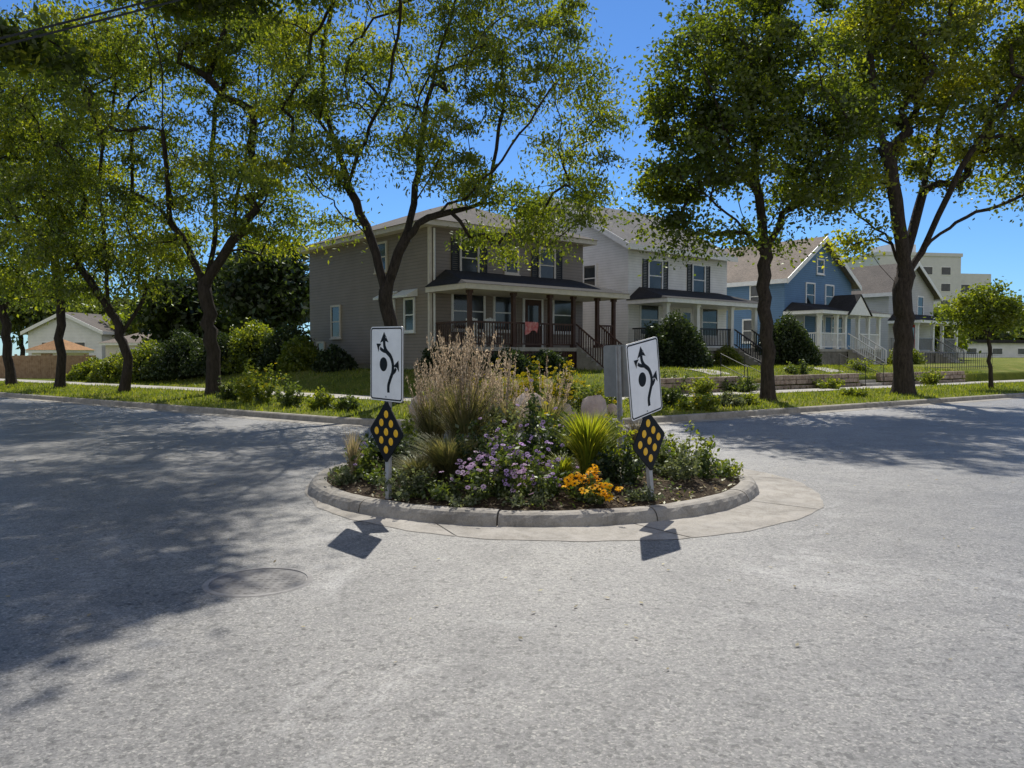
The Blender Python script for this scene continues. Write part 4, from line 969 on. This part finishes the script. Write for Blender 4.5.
window(h3,FR,2.4,3.7,.9,1.35,M['trim']); window(h3,FR,4.7,3.7,.9,1.35,M['trim']); window(h3,FR,3.65,5.8,.7,.8,M['trim'])
window(h3,LF,1.5,3.6,.8,1.3,M['trim']); window(h3,LF,5,3.6,.8,1.3,M['trim']); window(h3,LF,2,1.5,.8,1.3,M['trim'])
window(h3,FR,.9,1.7,1.2,1.4,M['trim'],glass='glass_c'); door(h3,FR,3.6,1.0,.95,2.1,M['trim'],M['trim']); window(h3,FR,5.5,1.7,1.3,1.4,M['trim'])
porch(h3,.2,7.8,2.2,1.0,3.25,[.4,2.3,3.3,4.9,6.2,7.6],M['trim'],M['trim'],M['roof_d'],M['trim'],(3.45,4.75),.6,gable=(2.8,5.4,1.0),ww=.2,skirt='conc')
h4=empty('grey_house',(27.0,57.5,.95),ANG,'pale grey gabled house partly behind the broad maple','house')
W,D,He,Hp=7.4,10,5.2,7.4
pent(W,D,He,Hp).build('wall',M['sid_l'],h4)
MB().box(.03,W-.03,.03,D-.03,-.4,.349).build('foundation',M['conc'],h4)
gableroof(h4,W,D,He,Hp,.45,M['roof_b'],M['trim'])
window(h4,FR,1.8,3.6,.9,1.4,M['trim']); window(h4,FR,4.6,3.6,.9,1.4,M['trim']); window(h4,FR,.9,1.4,1.2,1.4,M['trim']); door(h4,FR,3.3,.9,.95,2.05,M['red'],M['trim']); window(h4,LF,3,3.6,.8,1.3,M['trim'])
porch(h4,.2,7.2,2.0,.9,3.1,[.4,2.9,4.5,7.0],M['trim'],M['aluback'],M['roof_d'],M['trim'],(3.0,4.4),.6,ww=.2,skirt='conc')
ap=empty('apartment_building',(64,140,0),math.radians(10),'tall pale grey apartment block rising behind the pale grey house','building')
MB().box(0,16,0,16,-2,19.0).build('wall',M['apt'],ap); MB().box(16.001,23,1,15,-2,16.2).build('lower_wing',M['apt'],ap); MB().box(-.2,16.2,-.2,16.2,19.001,19.6).build('parapet',M['apt'],ap); MB().box(5,10,4,10,19.61,21.6).build('plant_room',M['apt'],ap)
for fl in range(6):
    for k in range(4):
        z=1.2+fl*2.9; f=MB().box(1.2+k*3.6,3.2+k*3.6,-.05,-.003,z,z+1.5).build('window',M['trim'],ap); MB().box(1.3+k*3.6,3.1+k*3.6,-.07,-.051,z+.1,z+1.4).build('pane',M['glass'],f)
    if fl<5:
        for k in range(2):
            z=1.2+fl*2.9; f=MB().box(16.8+k*3.2,18.6+k*3.2,.95,.997,z,z+1.5).build('window',M['trim'],ap); MB().box(16.9+k*3.2,18.5+k*3.2,.93,.949,z+.1,z+1.4).build('pane',M['glass'],f)
    for k in range(4):
        z=1.2+fl*2.9; f=MB().box(-.05,-.003,1.5+k*3.8,3.3+k*3.8,z,z+1.5).build('window',M['trim'],ap); MB().box(-.07,-.051,1.6+k*3.8,3.2+k*3.8,z+.1,z+1.4).build('pane',M['glass'],f)
lb=empty('low_building',(44,84,.9),math.radians(20),'long low white building at the far right','building')
MB().box(0,24,0,10,-1,2.0).build('wall',M['sid_w'],lb); MB().box(-.4,24.4,-.4,10.4,2.001,2.35).build('roof',M['roof_d'],lb)
for k in range(6): 
    f=MB().box(1+k*3.8,2.6+k*3.8,-.05,-.003,.7,1.5).build('window',M['trim'],lb); MB().box(1.1+k*3.8,2.5+k*3.8,-.07,-.051,.8,1.4).build('pane',M['glass'],f)
rh=empty('ranch_house',(-43.5,72,.3),math.radians(-8),'small white gabled house with grey roof at the far left','house')
W,D,He,Hp=7.2,9,3.4,5.0
pent(W,D,He,Hp,-.5).build('wall',M['sid_w'],rh)
gableroof(rh,W,D,He,Hp,.4,M['roof_b'],M['trim'])
window(rh,FR,1.4,1.2,1,1.2,M['trim']); window(rh,FR,4.6,1.2,1,1.2,M['trim'])
r2=empty('garage_building',(-33.5,66,.3),math.radians(-5),'low tan roofed garage right of the small white house','garage')
MB().box(0,6,0,6,-.5,2.2).build('wall',M['creamtrim'],r2); hiproof(r2,6,6,2.3,.35,1.3,.5,M['roof_t'],M['trim']); MB().box(1.2,4.8,-.04,-.003,-.3,1.9).build('door',M['trim'],r2)
r3=empty('garden_shed',(-33.6,56,.2),math.radians(-12),'small shed with orange tan roof behind the wooden fence','shed')
MB().box(0,2.6,0,2.4,-.4,1.7).build('wall',M['creamtrim'],r3); hiproof(r3,2.6,2.4,1.75,.25,.8,.3,M['roof_o'],M['trim']); MB().box(.8,1.7,-.04,-.003,-.3,1.5).build('door',M['fence'],r3)
fa=Vector((xat(-20,47),47,0)); fb=Vector((xat(96,46),46,0)); L=(fb-fa).length
fe=empty('wooden_fence',(fa.x,fa.y,H(fa.x,fa.y)-.1),math.atan2(fb.y-fa.y,fb.x-fa.x),'brown wooden board fence at the far left','fence')
m=MB(); x=0; r=random.Random(3)
while x<L: m.box(x,x+.13,-.01,.012,.03,1.42+r.uniform(-.015,.015)); x+=.14
m.build('boards',M['fence'],fe)
for z in (.3,1.1): MB().box(0,L,.013,.06,z,z+.09).build('rail',M['fence'],fe)
x=0
while x<L: MB().box(x,x+.1,.061,.16,-.2,1.5).build('post',M['fence'],fe); x+=2.2
fr=empty('iron_railing',(xat(925,40),40,H(xat(925,40),40)),ANG,'thin black iron railing in the yard at the right','railing')
m=MB(); x=0
while x<9: m.tube([(x,0,0),(x,0,.95)],.012,5); x+=.3
m.tube([(0,0,.95),(9,0,.95)],.02,6); m.tube([(0,0,.2),(9,0,.2)],.015,6); m.build('bars',M['black'],fr)
for i,(a,b,lab) in enumerate([((-80,62,10.5),(260,-26,15),'lower black overhead cable crossing the top left corner'),((-80,54,10.5),(230,-24,15),'upper black overhead cable crossing the top left corner')]):
    p,q=at(*a),at(*b); d=q-p; p2=p-d*1.2; q2=q+d*1.6; m=MB(); pts=[p2.lerp(q2,k/30)-Vector((0,0,math.sin(PI*k/30)*.2-.12)) for k in range(31)]
    o=m.tube(pts,.017,6).build('overhead_cable',M['black']); tag(o,lab,'cable','overhead cables')

# ---------------------------------------------------------------- light, sky, camera
EL=math.radians(48); AZ=math.atan2(.05,1)
S=Vector((math.sin(AZ)*math.cos(EL),math.cos(AZ)*math.cos(EL),math.sin(EL)))
ld=bpy.data.lights.new('sun','SUN'); ld.energy=5.0; ld.angle=math.radians(.5); ld.color=(1,.955,.87)
lo=bpy.data.objects.new('sun',ld); COL.objects.link(lo); lo.rotation_euler=(-S).to_track_quat('-Z','Y').to_euler(); lo.location=(0,0,40)
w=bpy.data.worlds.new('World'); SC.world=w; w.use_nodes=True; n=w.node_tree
for q in list(n.nodes): n.nodes.remove(q)
o=n.nodes.new('ShaderNodeOutputWorld'); bg=n.nodes.new('ShaderNodeBackground'); sk=n.nodes.new('ShaderNodeTexSky'); sk.sky_type='NISHITA'; sk.sun_disc=False
sk.sun_elevation=EL; sk.sun_rotation=AZ; sk.air_density=1.0; sk.dust_density=.1; sk.ozone_density=3.5; sk.altitude=300
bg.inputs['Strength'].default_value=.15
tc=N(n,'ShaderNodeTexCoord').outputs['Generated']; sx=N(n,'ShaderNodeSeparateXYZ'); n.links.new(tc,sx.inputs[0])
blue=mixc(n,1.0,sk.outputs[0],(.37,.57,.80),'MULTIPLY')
cl_fill=ramp(n,noise(n,tc,2.2,6,.6,.4),[(.34,(0,0,0)),(.66,(1,1,1))]).outputs[0]  # unseen bright cloud patches, added behind the camera as neutral fill light
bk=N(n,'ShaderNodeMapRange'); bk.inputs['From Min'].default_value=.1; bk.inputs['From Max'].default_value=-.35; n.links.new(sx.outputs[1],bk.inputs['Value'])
fac=math_n(n,'MULTIPLY',cl_fill,bk.outputs[0])
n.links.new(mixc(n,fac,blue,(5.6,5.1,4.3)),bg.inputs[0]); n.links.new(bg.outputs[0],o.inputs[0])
SC.view_settings.view_transform='Standard'; SC.view_settings.look='None'; SC.view_settings.exposure=0
cd=bpy.data.cameras.new('camera'); cd.sensor_width=36; cd.lens=F/1024*36; cd.clip_end=4000; cd.clip_start=.05
co=bpy.data.objects.new('camera',cd); COL.objects.link(co); co.location=(0,0,CZ); co.rotation_euler=(PI/2-PITCH,0,0); SC.camera=co
